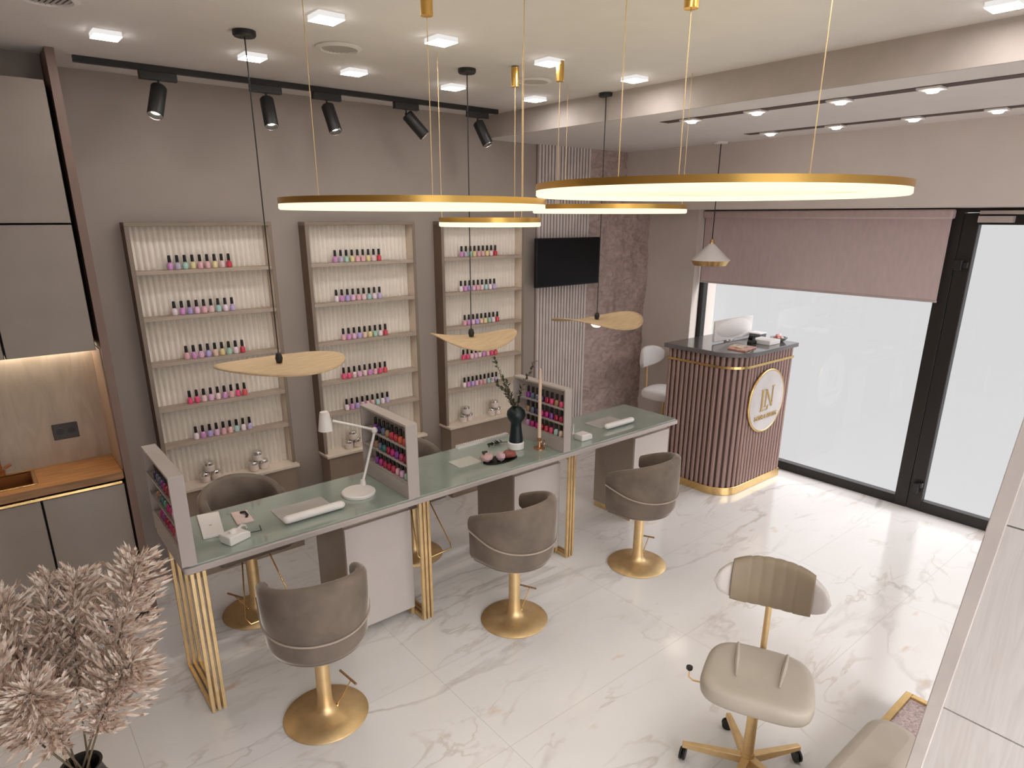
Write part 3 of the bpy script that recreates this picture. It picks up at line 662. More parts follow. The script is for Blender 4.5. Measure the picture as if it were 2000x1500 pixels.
# ------------------------------------------------------------------ rolling stools
def stool(name, label, m_seat, m_cov, m_back, x, y, rz, zs):
    """low back stool on a star base, faces +x before rotation"""
    t = thing(name, label, 'stool', (x, y, 0), None, rz)
    b = MB(); b.cyl((0, 0, .075), (0, 0, zs - .06), .022, .020, 20); b.lathe([(.03, .055), (.034, .075), (.024, .115)], 20); b.build('column', GOLDM, t, smooth=True, local=True)
    for k in range(5):
        a = R(72 * k + 60); d = Vector((cos(a), sin(a), 0)); s_ = Vector((-sin(a), cos(a), 0))
        b = MB(); p0 = d * .02; p1 = d * .255
        v = []
        for p, wd, zt_, zb_ in ((p0, .020, .100, .066), (p1, .013, .082, .062)):
            v += [p + s_ * wd + Vector((0, 0, zb_)), p - s_ * wd + Vector((0, 0, zb_)), p - s_ * wd * .8 + Vector((0, 0, zt_)), p + s_ * wd * .8 + Vector((0, 0, zt_))]
        b.add(v, [(0, 1, 2, 3), (4, 7, 6, 5), (0, 4, 5, 1), (1, 5, 6, 2), (2, 6, 7, 3), (3, 7, 4, 0)])
        lg = b.build('leg', GOLDM, t, bevel=.003, local=True)
        b = MB(); q = d * .25; ca = R(72 * k + 50); wv = Vector((cos(ca), sin(ca), 0))
        b.cyl(q + wv * .012 + Vector((0, 0, .025)), q + wv * .003 + Vector((0, 0, .025)), .025, n=18); b.cyl(q - wv * .003 + Vector((0, 0, .025)), q - wv * .012 + Vector((0, 0, .025)), .025, n=18)
        b.cyl(q + Vector((0, 0, .02)), q + Vector((0, 0, .064)), .006)
        b.build('caster', BLACK, lg, smooth=True, local=True)
    # seat cushion
    b = MB(); NU, NV = 40, 9
    def seat(u, v):
        a = 2 * pi * u; c, s_ = cos(a), sin(a)
        e = .55
        X = .185 * math.copysign(abs(c) ** e, c); Y = (.205 + .02 * c) * math.copysign(abs(s_) ** e, s_)
        rr = [.0, .55, .86, .97, 1.0, .985, .93, .6, 0][int(round(v * 8))]; z = [.045, .045, .043, .036, .015, -.02, -.038, -.042, -.042][int(round(v * 8))]
        dip = .010 * (1 - rr) if z > 0 else 0
        return (X * rr, Y * rr, zs + z - dip)
    b.grid(seat, NU, NV, closeu=True); b.build('seat', m_seat, t, smooth=True, local=True, ang=180, sub=1)
    if m_cov:
        for sg in (-1, 1):
            b = MB(); b.tube([(-.165, sg * .095, zs + .038), (-.06, sg * .088, zs + .043), (.06, sg * .078, zs + .044)], [.006, .010, .003], 8); b.build('seat_pleat', m_seat, t, smooth=True, local=True)
        b = MB(); b.tube([(.02, -.02, zs - .05), (.03, -.24, zs - .055)], .004, 8); b.tube([(.03, -.24, zs - .055), (.03, -.255, zs - .045), (.03, -.255, zs - .01)], .0035, 8); b.build('lever', GOLDM, t, smooth=True, local=True)
        b = MB(); b.lathe([(.008, 0), (.013, .006), (.013, .016), (.006, .021)], 14, (.03, -.255, zs - .012)); b.build('lever_knob', BLACK, t, smooth=True, local=True)
    # back support
    b = MB(); b.tube([(-.05, 0, zs - .05), (-.15, 0, zs - .05), (-.19, 0, zs - .03), (-.195, 0, zs + .05), (-.205, 0, zs + .30)], .0125, 14); b.build('back_post', GOLDM, t, smooth=True, local=True)
    zb = zs + .325
    def backp(u, v, gx=1., gy=1., h=1., n=2.6):
        a = 2 * pi * u; c, s_ = cos(a), sin(a); k = v * 2 - 1
        W = .215 * gy; y = W * k
        hh = .098 * h * (max(1e-4, 1 - abs(k) ** n)) ** (1 / 2.)
        tt = .030 * gx * (max(1e-4, 1 - abs(k) ** 6)) ** .5
        ex = .7
        xx = tt * math.copysign(abs(c) ** ex, c); zz_ = hh * math.copysign(abs(s_) ** ex, s_)
        return (-.205 + xx + .30 * k * k * .25, y, zb + zz_)
    b = MB(); b.grid(lambda u, v: backp(u, v), 28, 31, closeu=True); b.build('backrest', m_back, t, smooth=True, local=True, ang=180)
    if m_cov:
        b = MB()
        def cov(u, v):
            k = (v * 2 - 1) * .70
            p = Vector(backp(u, (k + 1) / 2)); c0 = Vector(backp(0, (k + 1) / 2)); c1 = Vector(backp(.5, (k + 1) / 2)); ce = (c0 + c1) / 2
            rib = .0025 * abs(sin(k / .70 * pi * 3.5)) if abs(k) < .42 else .0028
            d_ = (p - ce); L = d_.length
            return tuple(ce + d_ * ((L + .006 + rib) / max(L, 1e-6)))
        b.grid(cov, 28, 61, closeu=True)
        b.build('back_cover', m_cov, t, smooth=True, local=True, ang=180, solid=.004)
    return t
stool('rolling_stool', 'beige leather rolling stool with gold star base in the foreground', LEATHER, LEATHD, LEATHW, 2.375, -3.165, R(205), .455)
stool('desk_chair', 'white boucle chair with gold post behind the reception desk', SHEAR, None, SHEAR, 5.17, -.53, R(-80), .60)
# ------------------------------------------------------------------ reception desk
DX0, DX1, DY0, DY1, RR = 4.685, 5.535, -1.548, -.90, .2
def desk_path(off=0):
    """plan line of the outer face: back left -> corner -> front right"""
    p = [(DX0 - off, DY1)]
    p += [(DX0 + RR + (RR + off) * cos(a), DY0 + RR + (RR + off) * sin(a)) for a in [pi + pi / 2 * i / 12 for i in range(13)]]
    p += [(DX1, DY0 - off)]
    return p
def desk_poly(off=0): return desk_path(off) + [(DX1, DY1)]
ds = thing('reception_desk', 'curved reception desk clad in mauve brown vertical slats', 'desk', (5.1, -1.2, 0))
MB().prism(desk_poly(-.02), .06, 1.155).build('core', DESKBK, ds)
MB().prism(desk_poly(.004), 0, .068).build('gold_plinth', GOLD, ds, bevel=.003)
t_ = desk_path(.032); MB().prism(t_ + [(DX1 + .03, DY1 + .02), (DX0 - .032, DY1 + .02)], 1.155, 1.190).build('top_slab', DESKT, ds, bevel=.004)
def walk(path, step, start):
    P = [Vector((a, c)) for a, c in path]; out = []; s = start; acc = 0
    for i in range(len(P) - 1):
        L = (P[i + 1] - P[i]).length
        while s <= acc + L:
            q = P[i].lerp(P[i + 1], (s - acc) / L); d = (P[i + 1] - P[i]).normalized(); out.append((q, d)); s += step
        acc += L
    return out
b = MB()
for q, d in walk(desk_path(-.02), .0445, .02):
    nrm = Vector((d.y, -d.x)); w2 = .0145
    if nrm.dot(q - Vector((5.1, -1.2))) < 0: nrm = -nrm
    poly = [q - d * w2, q - d * w2 + nrm * .013, q - d * w2 * .5 + nrm * .019, q + d * w2 * .5 + nrm * .019, q + d * w2 + nrm * .013, q + d * w2]
    b.prism([(p.x, p.y) for p in poly], .068, 1.155)
b.build('slats', DESKW, ds, weld=False)
b = MB(); P = desk_path(.003); n = len(P)
v = [(x, y, z) for z in (1.058, 1.078) for x, y in desk_path(.004)] + [(x, y, z) for z in (1.058, 1.078) for x, y in desk_path(-.012)]
f = []
for i in range(n - 1):
    f += [(i, i + 1, n + i + 1, n + i), (2 * n + i, 3 * n + i, 3 * n + i + 1, 2 * n + i + 1), (n + i, n + i + 1, 3 * n + i + 1, 3 * n + i), (i, 2 * n + i, 2 * n + i + 1, i + 1)]
f += [(0, n, 3 * n, 2 * n), (n - 1, 3 * n - 1, 4 * n - 1, 2 * n - 1)]
b.add(v, f); b.build('gold_band', GOLD, ds)
LC = (5.155, -1.548, .752)
lg = thing('desk_sign', 'round pale sign with gold LN monogram on desk front', 'sign', LC)
b = MB(); b.prism([(LC[0] + .25 * cos(a), LC[2] + .25 * sin(a)) for a in [2 * pi * i / 64 for i in range(64)]], LC[1] - .018, LC[1] - .001, axis='y'); b.build('disc', LOGOP, lg)
b = MB(); b.tube([(LC[0] + .257 * cos(a), LC[1] - .010, LC[2] + .257 * sin(a)) for a in [2 * pi * i / 72 for i in range(72)]], .011, 10, closed=True); b.build('gold_ring', GOLD, lg, smooth=True)
yl0, yl1 = LC[1] - .025, LC[1] - .0181
def lp(b, pts): b.prism([(LC[0] + x, LC[2] + z) for x, z in pts], yl0, yl1, axis='y')
b = MB()
# serif L with the N rising from its foot
lp(b, [(-.085, -.07), (-.065, -.07), (-.065, .10), (-.085, .10)]); lp(b, [(-.10, .10), (-.05, .10), (-.05, .106), (-.10, .106)]); lp(b, [(-.10, -.076), (.012, -.076), (.020, -.035), (.014, -.035), (.004, -.068), (-.10, -.07)])
b.build('letter_l', GOLD, lg)
b = MB()
lp(b, [(-.028, -.04), (-.022, -.04), (-.022, .10), (-.028, .10)]); lp(b, [(-.045, .10), (-.012, .10), (.075, -.04), (.068, -.055), (-.026, .094), (-.045, .106)]); lp(b, [(.068, -.055), (.074, -.055), (.074, .115), (.068, .115)]); lp(b, [(.050, .115), (.092, .115), (.092, .121), (.050, .121)]); lp(b, [(-.04, -.046), (-.010, -.046), (-.010, -.04), (-.04, -.04)])
b.build('letter_n', GOLD, lg)
cu = bpy.data.curves.new('lettering', 'FONT'); cu.body = 'LASH & NAILS'; cu.size = .052; cu.align_x = 'CENTER'; cu.extrude = .003; cu.offset = .0012; cu.space_character = 1.05
to = bpy.data.objects.new('lettering', cu); COL.objects.link(to)
dg = bpy.context.evaluated_depsgraph_get(); me = bpy.data.meshes.new_from_object(to.evaluated_get(dg)); bpy.data.objects.remove(to)
lo = bpy.data.objects.new('lettering', me); me.materials.clear(); me.materials.append(GOLD); COL.objects.link(lo); lo.parent = lg
lo.rotation_euler = (R(90), 0, 0); lo.location = (0, -.0215, -.145)
# on the desk
ZD = 1.1902
t = thing('computer_monitor', 'white desktop monitor seen from behind on reception desk', 'monitor', (5.13, -1.17, ZD))
MB().lathe([(.075, 0), (.075, .006), (.001, .008)], 28, (5.21, -1.09, ZD)).build('foot', SILVER, t, smooth=True)
part('stand', SILVER, t, (5.18, 5.24, -1.115, -1.10, ZD + .006, ZD + .16))
b = MB(); b.prism(rrect(4.93, 5.49, ZD + .012, ZD + .185, .01), -1.168, -1.150, axis='y')
b.build('screen_back', WHITE, t, bevel=.004)
def bulge(u, v):
    a = 2 * pi * u; k = v
    return (5.21 + .26 * cos(a) * (1 - k), -1.168 - .022 * (1 - (1 - k) ** 2), ZD + .105 + .078 * sin(a) * (1 - k))
MB().grid(bulge, 36, 8, closeu=True).build('rear_bulge', WHITE, t, smooth=True, ang=180)
o = MB().prism([(4.83, -1.36), (4.815, -1.525), (5.03, -1.49), (5.02, -1.33)], ZD, ZD + .012).build('magazine', mat('magazine cover', (.66, .36, .30), .4, var=.5, scale=16), None, bevel=.002); tag(o, 'pink magazine lying on the reception desk corner', 'magazine')
o = MB().prism([(4.86, -1.35), (4.85, -1.47), (5.0, -1.45), (4.99, -1.335)], ZD + .0123, ZD + .018).build('brochure', mat('brochure', (.72, .55, .42), .45, var=.5, scale=20), None, bevel=.001); tag(o, 'cream patterned brochure on top of the pink magazine', 'brochure')
t = thing('tape_dispenser', 'black tape dispenser on the desk behind the magazine', 'tape dispenser', (5.16, -1.37, ZD))
b = MB(); b.prism([(-.04, 0), (.045, 0), (.045, .02), (.01, .045), (-.02, .045), (-.04, .02)], -.02, .02, axis='y'); b.xf(Matrix.Translation((5.16, -1.37, ZD))); b.build('body', BLACK, t, bevel=.004)
b = MB(); b.cyl((5.155, -1.388, ZD + .048), (5.155, -1.352, ZD + .048), .024, n=22); b.build('tape_roll', BLACKG, t, smooth=True)
o = part('paper_stack', WHITEM, None, (5.21, 5.375, -1.50, -1.33, ZD, ZD + .035), bevel=.003); tag(o, 'stack of white paper on the desk beside the bowl', 'paper')
t = thing('card_box', 'white box with dark grey side at back of desk', 'box', (5.43, -1.2, ZD))
part('box', mat('box grey', (.13, .13, .135), .5), t, (5.40, 5.50, -1.30, -1.20, ZD, ZD + .042)); part('lid', WHITE, t, (5.395, 5.505, -1.305, -1.195, ZD + .042, ZD + .052), bevel=.002)
t = thing('candy_bowl', 'dark shallow bowl of pink sweets at desk end', 'bowl', (5.455, -1.44, ZD))
MB().lathe([(.03, 0), (.045, .006), (.068, .028), (.070, .034), (.065, .031), (.04, .010), (.001, .008)], 30, (5.455, -1.44, ZD)).build('bowl', mat('bowl grey', (.22, .2, .2), .2), t, smooth=True)
k = 0
for (dx, dy, dz) in [(-.028, -.01, .030), (.0, -.028, .030), (.028, -.008, .030), (.012, .022, .030), (-.018, .022, .030), (0, -.002, .048), (-.02, .004, .05), (.02, .006, .05)]:
    o = MB().sphere((0, 0, 0), .017, 10, 1, .85, .8).build('wrapped_sweet', [mat('sweet pink', (.78, .36, .33), .3), mat('sweet cream', (.85, .66, .58), .3)][k % 2], None, smooth=True, local=True)
    o.location = (5.455 + dx, -1.44 + dy, ZD + dz); k += 1
    tag(o, 'pink and cream sweet heaped in the dark bowl on reception desk', 'sweet', 'sweets in the desk bowl')
# ------------------------------------------------------------------ ceiling fittings
HX = [(.907, -.845), (1.49, -.845), (1.995, -.845), (2.605, -.838), (3.213, -.845), (1.49, -1.637), (1.994, -1.637), (2.602, -1.637), (3.212, -1.637), (3.219, -3.27), (2.602, -3.27), (1.994, -3.27), (1.49, -3.27), (.907, -3.27), (3.212, -4.07), (2.602, -4.07), (1.994, -4.07), (1.49, -4.9), (.3, -4.9), (2.602, -4.9)]
HL = ['first square ceiling light over the kitchen end, back row', 'second square ceiling light along the back row', 'third square light along the back row, below the vent', 'fourth square ceiling light along the back row', 'fifth square ceiling light, far end of the back row',
      'front row square ceiling light left of the air vent', 'front row square light between the two middle vents', 'front row square ceiling light right of the gold cables', 'front row square ceiling light close to the ceiling step',
      'square ceiling light cut by the top right picture corner'] + ['square ceiling light overhead out of frame, %s from the partition' % q for q in ORD] + ['square ceiling light overhead out of frame, farthest behind']  # the out of frame lamps are added to brighten the room
hp = [(-.05, -.05), (.05, -.05), (.05, .05), (-.05, .05)]
hexm = MB().prism(hp, -.018, -.0005); hexm.cur = 1; hexm.prism([(x * .98, y * .98) for x, y in hp], -.0195, -.0181)
h0 = None
for i, (x, y) in enumerate(HX):
    if h0 is None: h0 = hexm.build('ceiling_light', [glow('light side', (1, .96, .92), .85), HEXL], None, local=True); o = h0
    else: o = h0.copy(); COL.objects.link(o)
    o.location = (x, y - .018, H1); tag(o, HL[i], 'ceiling light', 'square ceiling lights')
def vent(x, y, label):
    t = thing('air_vent', label, 'air vent', (x, y, H1), 'round ceiling air vents')
    MB().lathe([(.10, -.001), (.10, -.006), (.080, -.012), (.074, -.006), (.074, -.001)], 36).build('rim', CEIL, t, smooth=True, local=True)
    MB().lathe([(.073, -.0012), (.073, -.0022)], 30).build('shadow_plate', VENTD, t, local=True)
    b = MB()
    for k in range(9):
        yy = -.062 + k * .0155; hw = math.sqrt(.073 ** 2 - yy ** 2)
        b.add([(yy - .0015, -hw, -.003), (yy + .0015, -hw, -.0085), (yy + .0015, hw, -.0085), (yy - .0015, hw, -.003)], [(0, 1, 2, 3)])
    b.xf(Matrix.Rotation(R(10), 4, 'Z'))
    b.build('louvres', CEIL, t, local=True, solid=.0015)
vent(1.735, -1.243, 'round ceiling air vent above the middle of the table')
vent(2.862, -1.246, 'round ceiling air vent farther along, near the cables')
vent(.675, -1.25, 'round ceiling air vent cut by top edge above cupboards')
# track spotlights
DNV = Vector((0, 0, -1)); RV = Vector((.773, -.634, 0)); TV_ = Vector((-.634, -.773, 0))
tr = part('spotlight_track', BLACK, None, (.855, 3.335, -.345, -.318, H1 - .028, H1 - .0005)); tag(tr, 'black spotlight track rail along the ceiling by the wall', 'track rail')
SP = [(1.205, DNV * .86 + TV_ * .5, 'first'), (1.735, DNV * .85 + TV_ * .36 + RV * .20, 'second'), (2.085, DNV * .85 + TV_ * .30 + RV * .30, 'third'), (2.61, DNV * .75 + RV * .66 - TV_ * .12, 'fourth'), (3.165, DNV * .82 + RV * .40 + TV_ * .2, 'fifth')]
for x, ax, nm in SP:
    ax = ax.normalized(); z0 = H1 - .0285
    t = thing('track_spotlight', 'black cylinder spotlight, %s along the ceiling track' % nm, 'spotlight', (x, -.3315, z0), 'spotlights on the track')
    part('adapter', BLACK, t, (x - .085, x + .085, -.348, -.315, z0 - .038, z0), bevel=.002)
    pv = Vector((x, -.3315, z0 - .062))
    b = MB(); b.cyl((x, -.3315, z0 - .037), pv, .006); b.sphere(pv, .010); b.build('pivot', BLACK, t, smooth=True)
    c0 = pv + ax * .002; L = .165; r = .0365
    b = MB(); b.lathe([(.012, 0), (r - .006, .001), (r, .008), (r, L - .004), (r - .002, L), (r - .007, L), (r - .010, L - .02), (r - .012, L - .022), (.001, L - .022)], 28, c0, ax); hd = b.build('head', BLACK, t, smooth=True)
    b = MB(); b.lathe([(r - .0125, L - .0215), (.012, L - .017), (.001, L - .014)], 24, c0, ax); b.build('lens', SPOTL, hd, smooth=True)
    b = MB(); b.tube([Vector(c0) + ax * (L + .0005) + Vector((0, 0, 1)).rotation_difference(ax).to_matrix() @ Vector((cos(a) * (r - .0045), sin(a) * (r - .0045), 0)) for a in [2 * pi * i / 28 for i in range(28)]], .0022, 6, closed=True); b.build('trim_ring', SILVER, hd, smooth=True)
    l = bpy.data.lights.new('spot', 'SPOT'); l.energy = 9; l.spot_size = R(75); l.spot_blend = .6; l.color = (1, .88, .74); l.shadow_soft_size = .03
    lo_ = bpy.data.objects.new('spot_beam', l); COL.objects.link(lo_); lo_.location = c0 + ax * (L + .01); lo_.rotation_euler = ax.to_track_quat('-Z', 'Y').to_euler(); 
    lo_.location = lo_.location - t.location; lo_.parent = t
# linear slots of downlights in the lower ceiling
for si, (xs, yl, nm) in enumerate([(3.765, [-1.625, -2.045, -2.495, -2.90, -3.33, -3.76], 'nearer'), (4.685, [-1.60, -2.045, -2.49, -2.90, -3.32, -3.74], 'farther')]):
    t = thing('ceiling_light_slot', 'dark recessed slot with downlights in lower ceiling, %s one' % nm, 'recessed light', (xs, -2.5, H2), 'recessed downlight slots')
    part('channel', SLOT, t, (xs - .042, xs + .042, -4.0, -1.43, H2 - .0025, H2 - .0005))
    for y in yl:
        f_ = part('lamp_bezel', CEIL, t, (xs - .045, xs + .045, y - .05, y + .05, H2 - .012, H2 - .003), bevel=.002)
        MB().lathe([(.030, -.0165), (.022, -.026), (.001, -.029)], 18, (xs + .012, y, H2 + .004)).build('lamp', DOWN, f_, smooth=True)
# leaf shade pendants
def pendant(x, y, zc, label, lx, ly, rz, tw, tilt):
    t = thing('pendant_lamp', label, 'pendant lamp', (x, y, zc), 'pendant lamps with wooden leaf shades')
    MB().lathe([(.045, H1 - zc - .0005), (.045, H1 - zc - .016), (.040, H1 - zc - .022), (.001, H1 - zc - .022)], 24).build('canopy', BLACK, t, smooth=True, local=True)
    b = MB(); b.cyl((0, 0, .02), (0, 0, H1 - zc - .02), .0028, n=8); b.build('cord', BLACK, t, smooth=True, local=True)
    b = MB(); b.lathe([(.006, .05), (.013, .044), (.017, .025), (.013, .006), (.001, .002)], 16); b.build('socket', BLACK, t, smooth=True, local=True)
    b = MB()
    def sh(u, v):
        a = 2 * pi * u; k = v
        X = lx * cos(a) * k; Y = ly * sin(a) * k * (1 + .25 * cos(a))
        z = tw * X * Y / (lx * ly) + tilt * X
        q = Matrix.Rotation(rz, 3, 'Z') @ Vector((X, Y, z)); return tuple(q)
    b.grid(sh, 48, 12, closeu=True); b.build('lamp_shade', SEAGRASS, t, smooth=True, local=True, ang=180, solid=.006)
    MB().lathe([(.022, -.008), (.036, -.020), (.036, -.032), (.022, -.045), (.001, -.05)], 18).build('bulb', BULB, t, smooth=True, local=True)
pendant(1.329, -1.245, 1.535, 'leaf shade pendant lamp over table end by first display', .295, .235, R(-39), .015, .025)
pendant(2.418, -1.248, 1.535, 'leaf shade pendant lamp above the middle of the table', .26, .20, R(-70), .055, .02)
pendant(3.443, -1.242, 1.535, 'leaf shade pendant lamp in front of the stone cladding', .30, .20, R(-50), .06, .02)
t = thing('cone_pendant_lamp', 'white cone pendant lamp with gold rim above reception desk', 'pendant lamp', (4.96, -1.043, 1.98))
MB().lathe([(.05, H2 - .0005), (.05, H2 - .014), (.001, H2 - .016)], 24, (4.96, -1.043, 0)).build('canopy', WHITE, t, smooth=True)
b = MB(); b.cyl((4.96, -1.043, 2.0), (4.96, -1.043, H2 - .014), .004, n=8); b.build('cord', BLACK, t, smooth=True)
MB().lathe([(.008, 2.015), (.014, 2.008), (.020, 1.978)], 18, (4.96, -1.043, 0)).build('cap', GOLD, t, smooth=True)
MB().lathe([(.020, 1.979), (.155, 1.850), (.152, 1.850), (.018, 1.974)], 40, (4.96, -1.043, 0)).build('lamp_shade', WHITE, t, smooth=True)
MB().lathe([(.155, 1.850), (.128, 1.810), (.125, 1.810), (.152, 1.850)], 40, (4.96, -1.043, 0)).build('gold_rim', GOLD, t, smooth=True)
MB().lathe([(.124, 1.813), (.001, 1.813)], 30, (4.96, -1.043, 0)).build('diffuser', BULB, t)
# ring chandeliers
def ring(c, rad, label, cables, cyl_at):
    t = thing('ring_chandelier', label, 'chandelier', c, 'gold ring chandeliers')
    n = 120; wd = .030 if rad > .5 else .022
    MB().lathe([(rad - wd, .004), (rad - wd, .026), (rad, .026), (rad, .004), (rad - wd, .004)], n).build('gold_ring', BRASSF, t, smooth=True, local=True)
    MB().lathe([(rad - wd + .002, .004), (rad - wd + .001, -.012), (rad - wd + .006, -.017), (rad - .006, -.017), (rad - .001, -.012), (rad - .002, .004), (rad - wd + .002, .004)], n).build('led_diffuser', LEDW, t, smooth=True, local=True)
    for k, a in enumerate(cables):
        x, y = (rad - wd / 2) * cos(a), (rad - wd / 2) * sin(a)
        cb = MB().cyl((x, y, .026), (x, y, H1 - c[2] - .001), .0016, n=8).build('cable', GOLDM, t, smooth=True, local=True)
        if k == cyl_at[0]:
            MB().lathe([(.006, cyl_at[1]), (.019, cyl_at[1] + .001), (.019, cyl_at[1] + .088), (.006, cyl_at[1] + .09)], 20, (x, y, 0)).build('gripper', BRASSF, cb, smooth=True, local=True)
    return t
RA = math.atan2(-.634, .773)          # azimuth of picture right seen from the camera
ring((2.439, -2.712, 2.266), .636, 'largest gold ring chandelier, hanging nearest the camera', [R(189.1), R(206), R(238.4)], (1, .43))
ring((1.752, -1.795, 2.222), .528, 'second largest gold ring chandelier above the front of the table', [R(199.2), R(245), R(287.6)], (1, .545))
ring((3.038, -1.673, 2.216), .41, 'medium gold ring chandelier partly hidden behind the largest ring', [R(182.4), R(82.5), R(323.5)], (0, .575))
ring((2.337, -1.532, 2.1515), .2515, 'smallest gold ring chandelier, hanging lowest over the table', [R(157.9), R(20), R(270)], (1, .64))
# ------------------------------------------------------------------ foreground: partition, platform, cushion, pampas
pt_ = thing('stone_partition', 'tall pale grey stone clad partition at picture edge', 'partition', (2.36, -4.3, 0))
def pyz(z): return -3.680 - .0645 * z
def slab(x0, x1, y_end, zs):
    v = []
    for z in zs: v += [(x0, pyz(z), z), (x1, pyz(z), z), (x1, y_end, z), (x0, y_end, z)]
    f = [(0, 1, 2, 3), (4, 7, 6, 5)] + [(i, (i + 1) % 4, 4 + (i + 1) % 4, 4 + i) for i in range(4)]
    return v, f
zz0 = [0, .17, .785, 1.40, 2.015, 2.63, H1 - .001]
b = MB()
for a, c in zip(zz0[:-1], zz0[1:]):
    g = .0025
    vv, ff = slab(2.302, 2.42, -5.2, (a + (g if a else 0), c - g)); vv = [(x, (y - .04 if y > -5 else y), z) for x, y, z in vv]; b.add(vv, ff)
b.build('stone_tiles', PANELST, pt_)
b = MB(); vv, ff = slab(2.299, 2.42, 0, (0, H1 - .001)); vv = [(x, (y if y < -1 else pyz(z) - .04), z) for x, y, z in vv]; b.add(vv, ff); b.build('edge_trim', PANELTR, pt_, bevel=.003)
pf = thing('pedicure_platform', 'low gold edged platform with rose terrazzo top by partition', 'platform', (2.9, -3.9, 0))
part('terrazzo_top', TERRA, pf, (1.95, 3.245, -3.67, -3.455, 0, .094), (2.44, 3.245, -4.9, -3.67, 0, .094))
part('gold_edge', GOLD, pf, (1.95, 3.272, -3.4545, -3.425, 0, .105), (3.2455, 3.272, -4.9, -3.4545, 0, .105), bevel=.002)
b = MB(); b.prism(rrect(-.64, .0, -.095, .095, .085, 8), 0, .305); 
o = b.build('leather_footstool', LEATHER, None, bevel=.045, seg=4, local=True); o.location = (2.66, -3.59, .095); o.rotation_euler = (0, 0, R(0)); tag(o, 'rounded beige leather footstool on the rose terrazzo platform', 'footstool')
pvz = (.279, -2.11)
t = thing('pampas_vase', 'dark floor vase holding the pampas grass', 'vase', (*pvz, 0))
MB().lathe([(.09, 0), (.12, .02), (.15, .2), (.13, .38), (.065, .50), (.052, .545), (.058, .565), (.050, .562), (.044, .53), (.04, .4)], 36, (*pvz, 0)).build('body', mat('vase charcoal', (.02, .018, .017), .4), t, smooth=True)
def pampas_mat():
    m, tt, b_ = nt('dried pampas'); N, L = tt.nodes, tt.links
    g = N.new('ShaderNodeNewGeometry'); cr = N.new('ShaderNodeValToRGB')
    e = cr.color_ramp.elements; e[0].color = (.40, .25, .18, 1); e[1].color = (1, .93, .86, 1)
    k = cr.color_ramp.elements.new(.3); k.color = (.80, .64, .53, 1); k = cr.color_ramp.elements.new(.7); k.color = (.93, .82, .73, 1)
    L.new(g.outputs['Random Per Island'], cr.inputs[0]); L.new(cr.outputs[0], b_.inputs['Base Color']); b_.inputs['Roughness'].default_value = .9
    b_.inputs['Subsurface Weight'].default_value = 0
    return m
PMAT = pampas_mat()
def plume(label, tip, mid, n, rad, seed):
    rnd = random.Random(seed)
    p0 = Vector((pvz[0], pvz[1], .50)); p0 = p0 + Vector((rnd.uniform(-.02, .02), rnd.uniform(-.02, .02), 0))
    pm, pe = Vector(mid), Vector(tip)
    ctl = pm * 2 - (p0 + pe) / 2
    def at(q): return p0 * (1 - q) ** 2 + ctl * 2 * q * (1 - q) + pe * q * q
    def tg(q): return ((ctl - p0) * (1 - q) + (pe - ctl) * q).normalized()
    t = thing('pampas_plume', label, 'pampas grass', tuple(p0), 'pampas plumes in the floor vase')
    MB().tube([at(i / 12) for i in range(13)], [.0035 - .002 * i / 12 for i in range(13)], 6).build('stem', STEM, t, smooth=True)
    V = []; F = []
    nsub = n // 15
    for i in range(nsub):
        q = .30 + .70 * (i + rnd.random()) / nsub
        env = min(1, (q - .24) / .18) * (1 - max(0, (q - .5) / .5) ** 1.5 * .55)
        p = at(min(q, .99)); d = tg(q)
        a = i * 2.39996 + rnd.uniform(-.4, .4); s = d.orthogonal().normalized(); s2 = d.cross(s)
        out = s * cos(a) + s2 * sin(a)
        Ls = rad * 1.45 * env * rnd.uniform(.8, 1.2)
        sdir = (out * rnd.uniform(.65, 1.0) + d * rnd.uniform(.5, 1.0)).normalized()
        for k in range(20):
            e_ = (k + .5) / 20
            pp = p + sdir * Ls * e_ + Vector((0, 0, -.02)) * e_ * e_
            rv = Vector((rnd.uniform(-1, 1), rnd.uniform(-1, 1), rnd.uniform(-1, 1))).normalized()
            dirv = (sdir * .9 + rv * (.50 - .36 * e_)).normalized()
            sd = dirv.cross(rv).normalized(); L = rnd.uniform(.022, .040); wd = rnd.uniform(.003, .0052)
            o_ = len(V); m1 = pp + dirv * L * .45
            V += [pp, m1 + sd * wd, m1 - sd * wd, pp + dirv * L + Vector((0, 0, -.003))]
            F += [(o_, o_ + 1, o_ + 3, o_ + 2)]
    b = MB(); b.add(V, F); b.build('plume', PMAT, t, weld=False)
    return t
PL = [('pampas plume reaching right, tallest and closest to table leg', (.539, -2.023, 1.146), (.425, -2.06, .86), 2600, .095, 1),
      ('pampas plume with upright tip behind the tallest right plume', (.382, -1.861, 1.068), (.33, -1.96, .84), 2200, .085, 2),
      ('pampas plume leaning back left in front of base cupboards', (.315, -1.83, 1.075), (.27, -1.97, .85), 1800, .075, 3),
      ('pampas plume at the left picture edge with raised tip', (.181, -1.85, 1.06), (.20, -1.98, .84), 2200, .085, 4),
      ('big pampas plume at lower left, drooping toward the camera', (.09, -2.12, 1.05), (.15, -2.16, .86), 3000, .105, 5),
      ('low pampas plume just above vase mouth, facing the camera', (.215, -2.28, .98), (.23, -2.20, .80), 2400, .085, 6),
      ('short right pampas plume drooping over the marble floor', (.455, -2.19, .90), (.37, -2.16, .76), 2200, .085, 7)]
for a in PL: plume(*a)
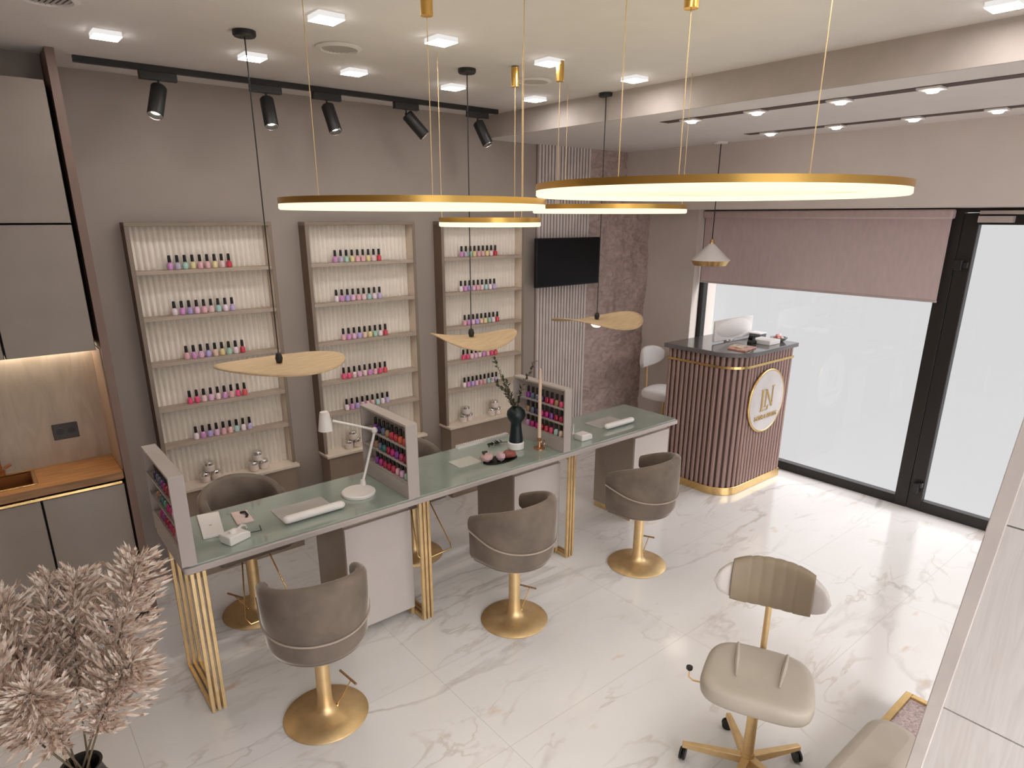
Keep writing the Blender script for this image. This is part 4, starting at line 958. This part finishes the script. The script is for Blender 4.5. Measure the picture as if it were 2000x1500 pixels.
# ------------------------------------------------------------------ light
SKY, SKY_FAR = 9.0, 1.0        # overcast sky, brightened behind the camera as added fill, above a pale hazy horizon
W = bpy.data.worlds.new('World'); S.world = W; W.use_nodes = True
bg = W.node_tree.nodes['Background']; N_, L_ = W.node_tree.nodes, W.node_tree.links
tc = N_.new('ShaderNodeTexCoord'); sx = N_.new('ShaderNodeSeparateXYZ'); L_.new(tc.outputs['Generated'], sx.inputs[0])
def mth(op, a, b=None):
    x = N_.new('ShaderNodeMath'); x.operation = op
    for i, q in enumerate((a, b)):
        if q is None: continue
        if isinstance(q, float): x.inputs[i].default_value = q
        else: L_.new(q, x.inputs[i])
    return x.outputs[0]
mr = N_.new('ShaderNodeMapRange'); mr.interpolation_type = 'SMOOTHSTEP'; mr.inputs[1].default_value = .05; mr.inputs[2].default_value = .5
L_.new(sx.outputs['Z'], mr.inputs[0])
fill_side = mth('MAXIMUM', mth('MULTIPLY', sx.outputs['Y'], -1.0), 0.0)
amt = mth('ADD', mth('MULTIPLY', fill_side, SKY), SKY_FAR)
L_.new(mth('ADD', mth('MULTIPLY', mr.outputs[0], amt), .745), bg.inputs[1]); bg.inputs[0].default_value = (.985, .985, 1, 1)
l = bpy.data.lights.new('hazy_sun', 'SUN'); l.energy = 2.5; l.angle = R(70); l.color = (1, .97, .93)  # sun added behind the camera, fill through the back glazing
o = bpy.data.objects.new('hazy_sun', l); COL.objects.link(o); o.location = (-2, -10, 6)
o.rotation_euler = Vector((.5, .8, -.42)).to_track_quat('-Z', 'Y').to_euler()
S.view_settings.view_transform = 'Standard'; S.view_settings.look = 'None'; S.view_settings.gamma = 1; S.view_settings.use_curve_mapping = False
S.view_settings.exposure = 0
try:
    S.cycles.use_denoising = True; S.cycles.denoiser = 'OPENIMAGEDENOISE'
    S.cycles.max_bounces = 8; S.cycles.diffuse_bounces = 5; S.cycles.transparent_max_bounces = 8
    S.cycles.sample_clamp_indirect = 8; S.cycles.caustics_reflective = False; S.cycles.caustics_refractive = False
except Exception: pass
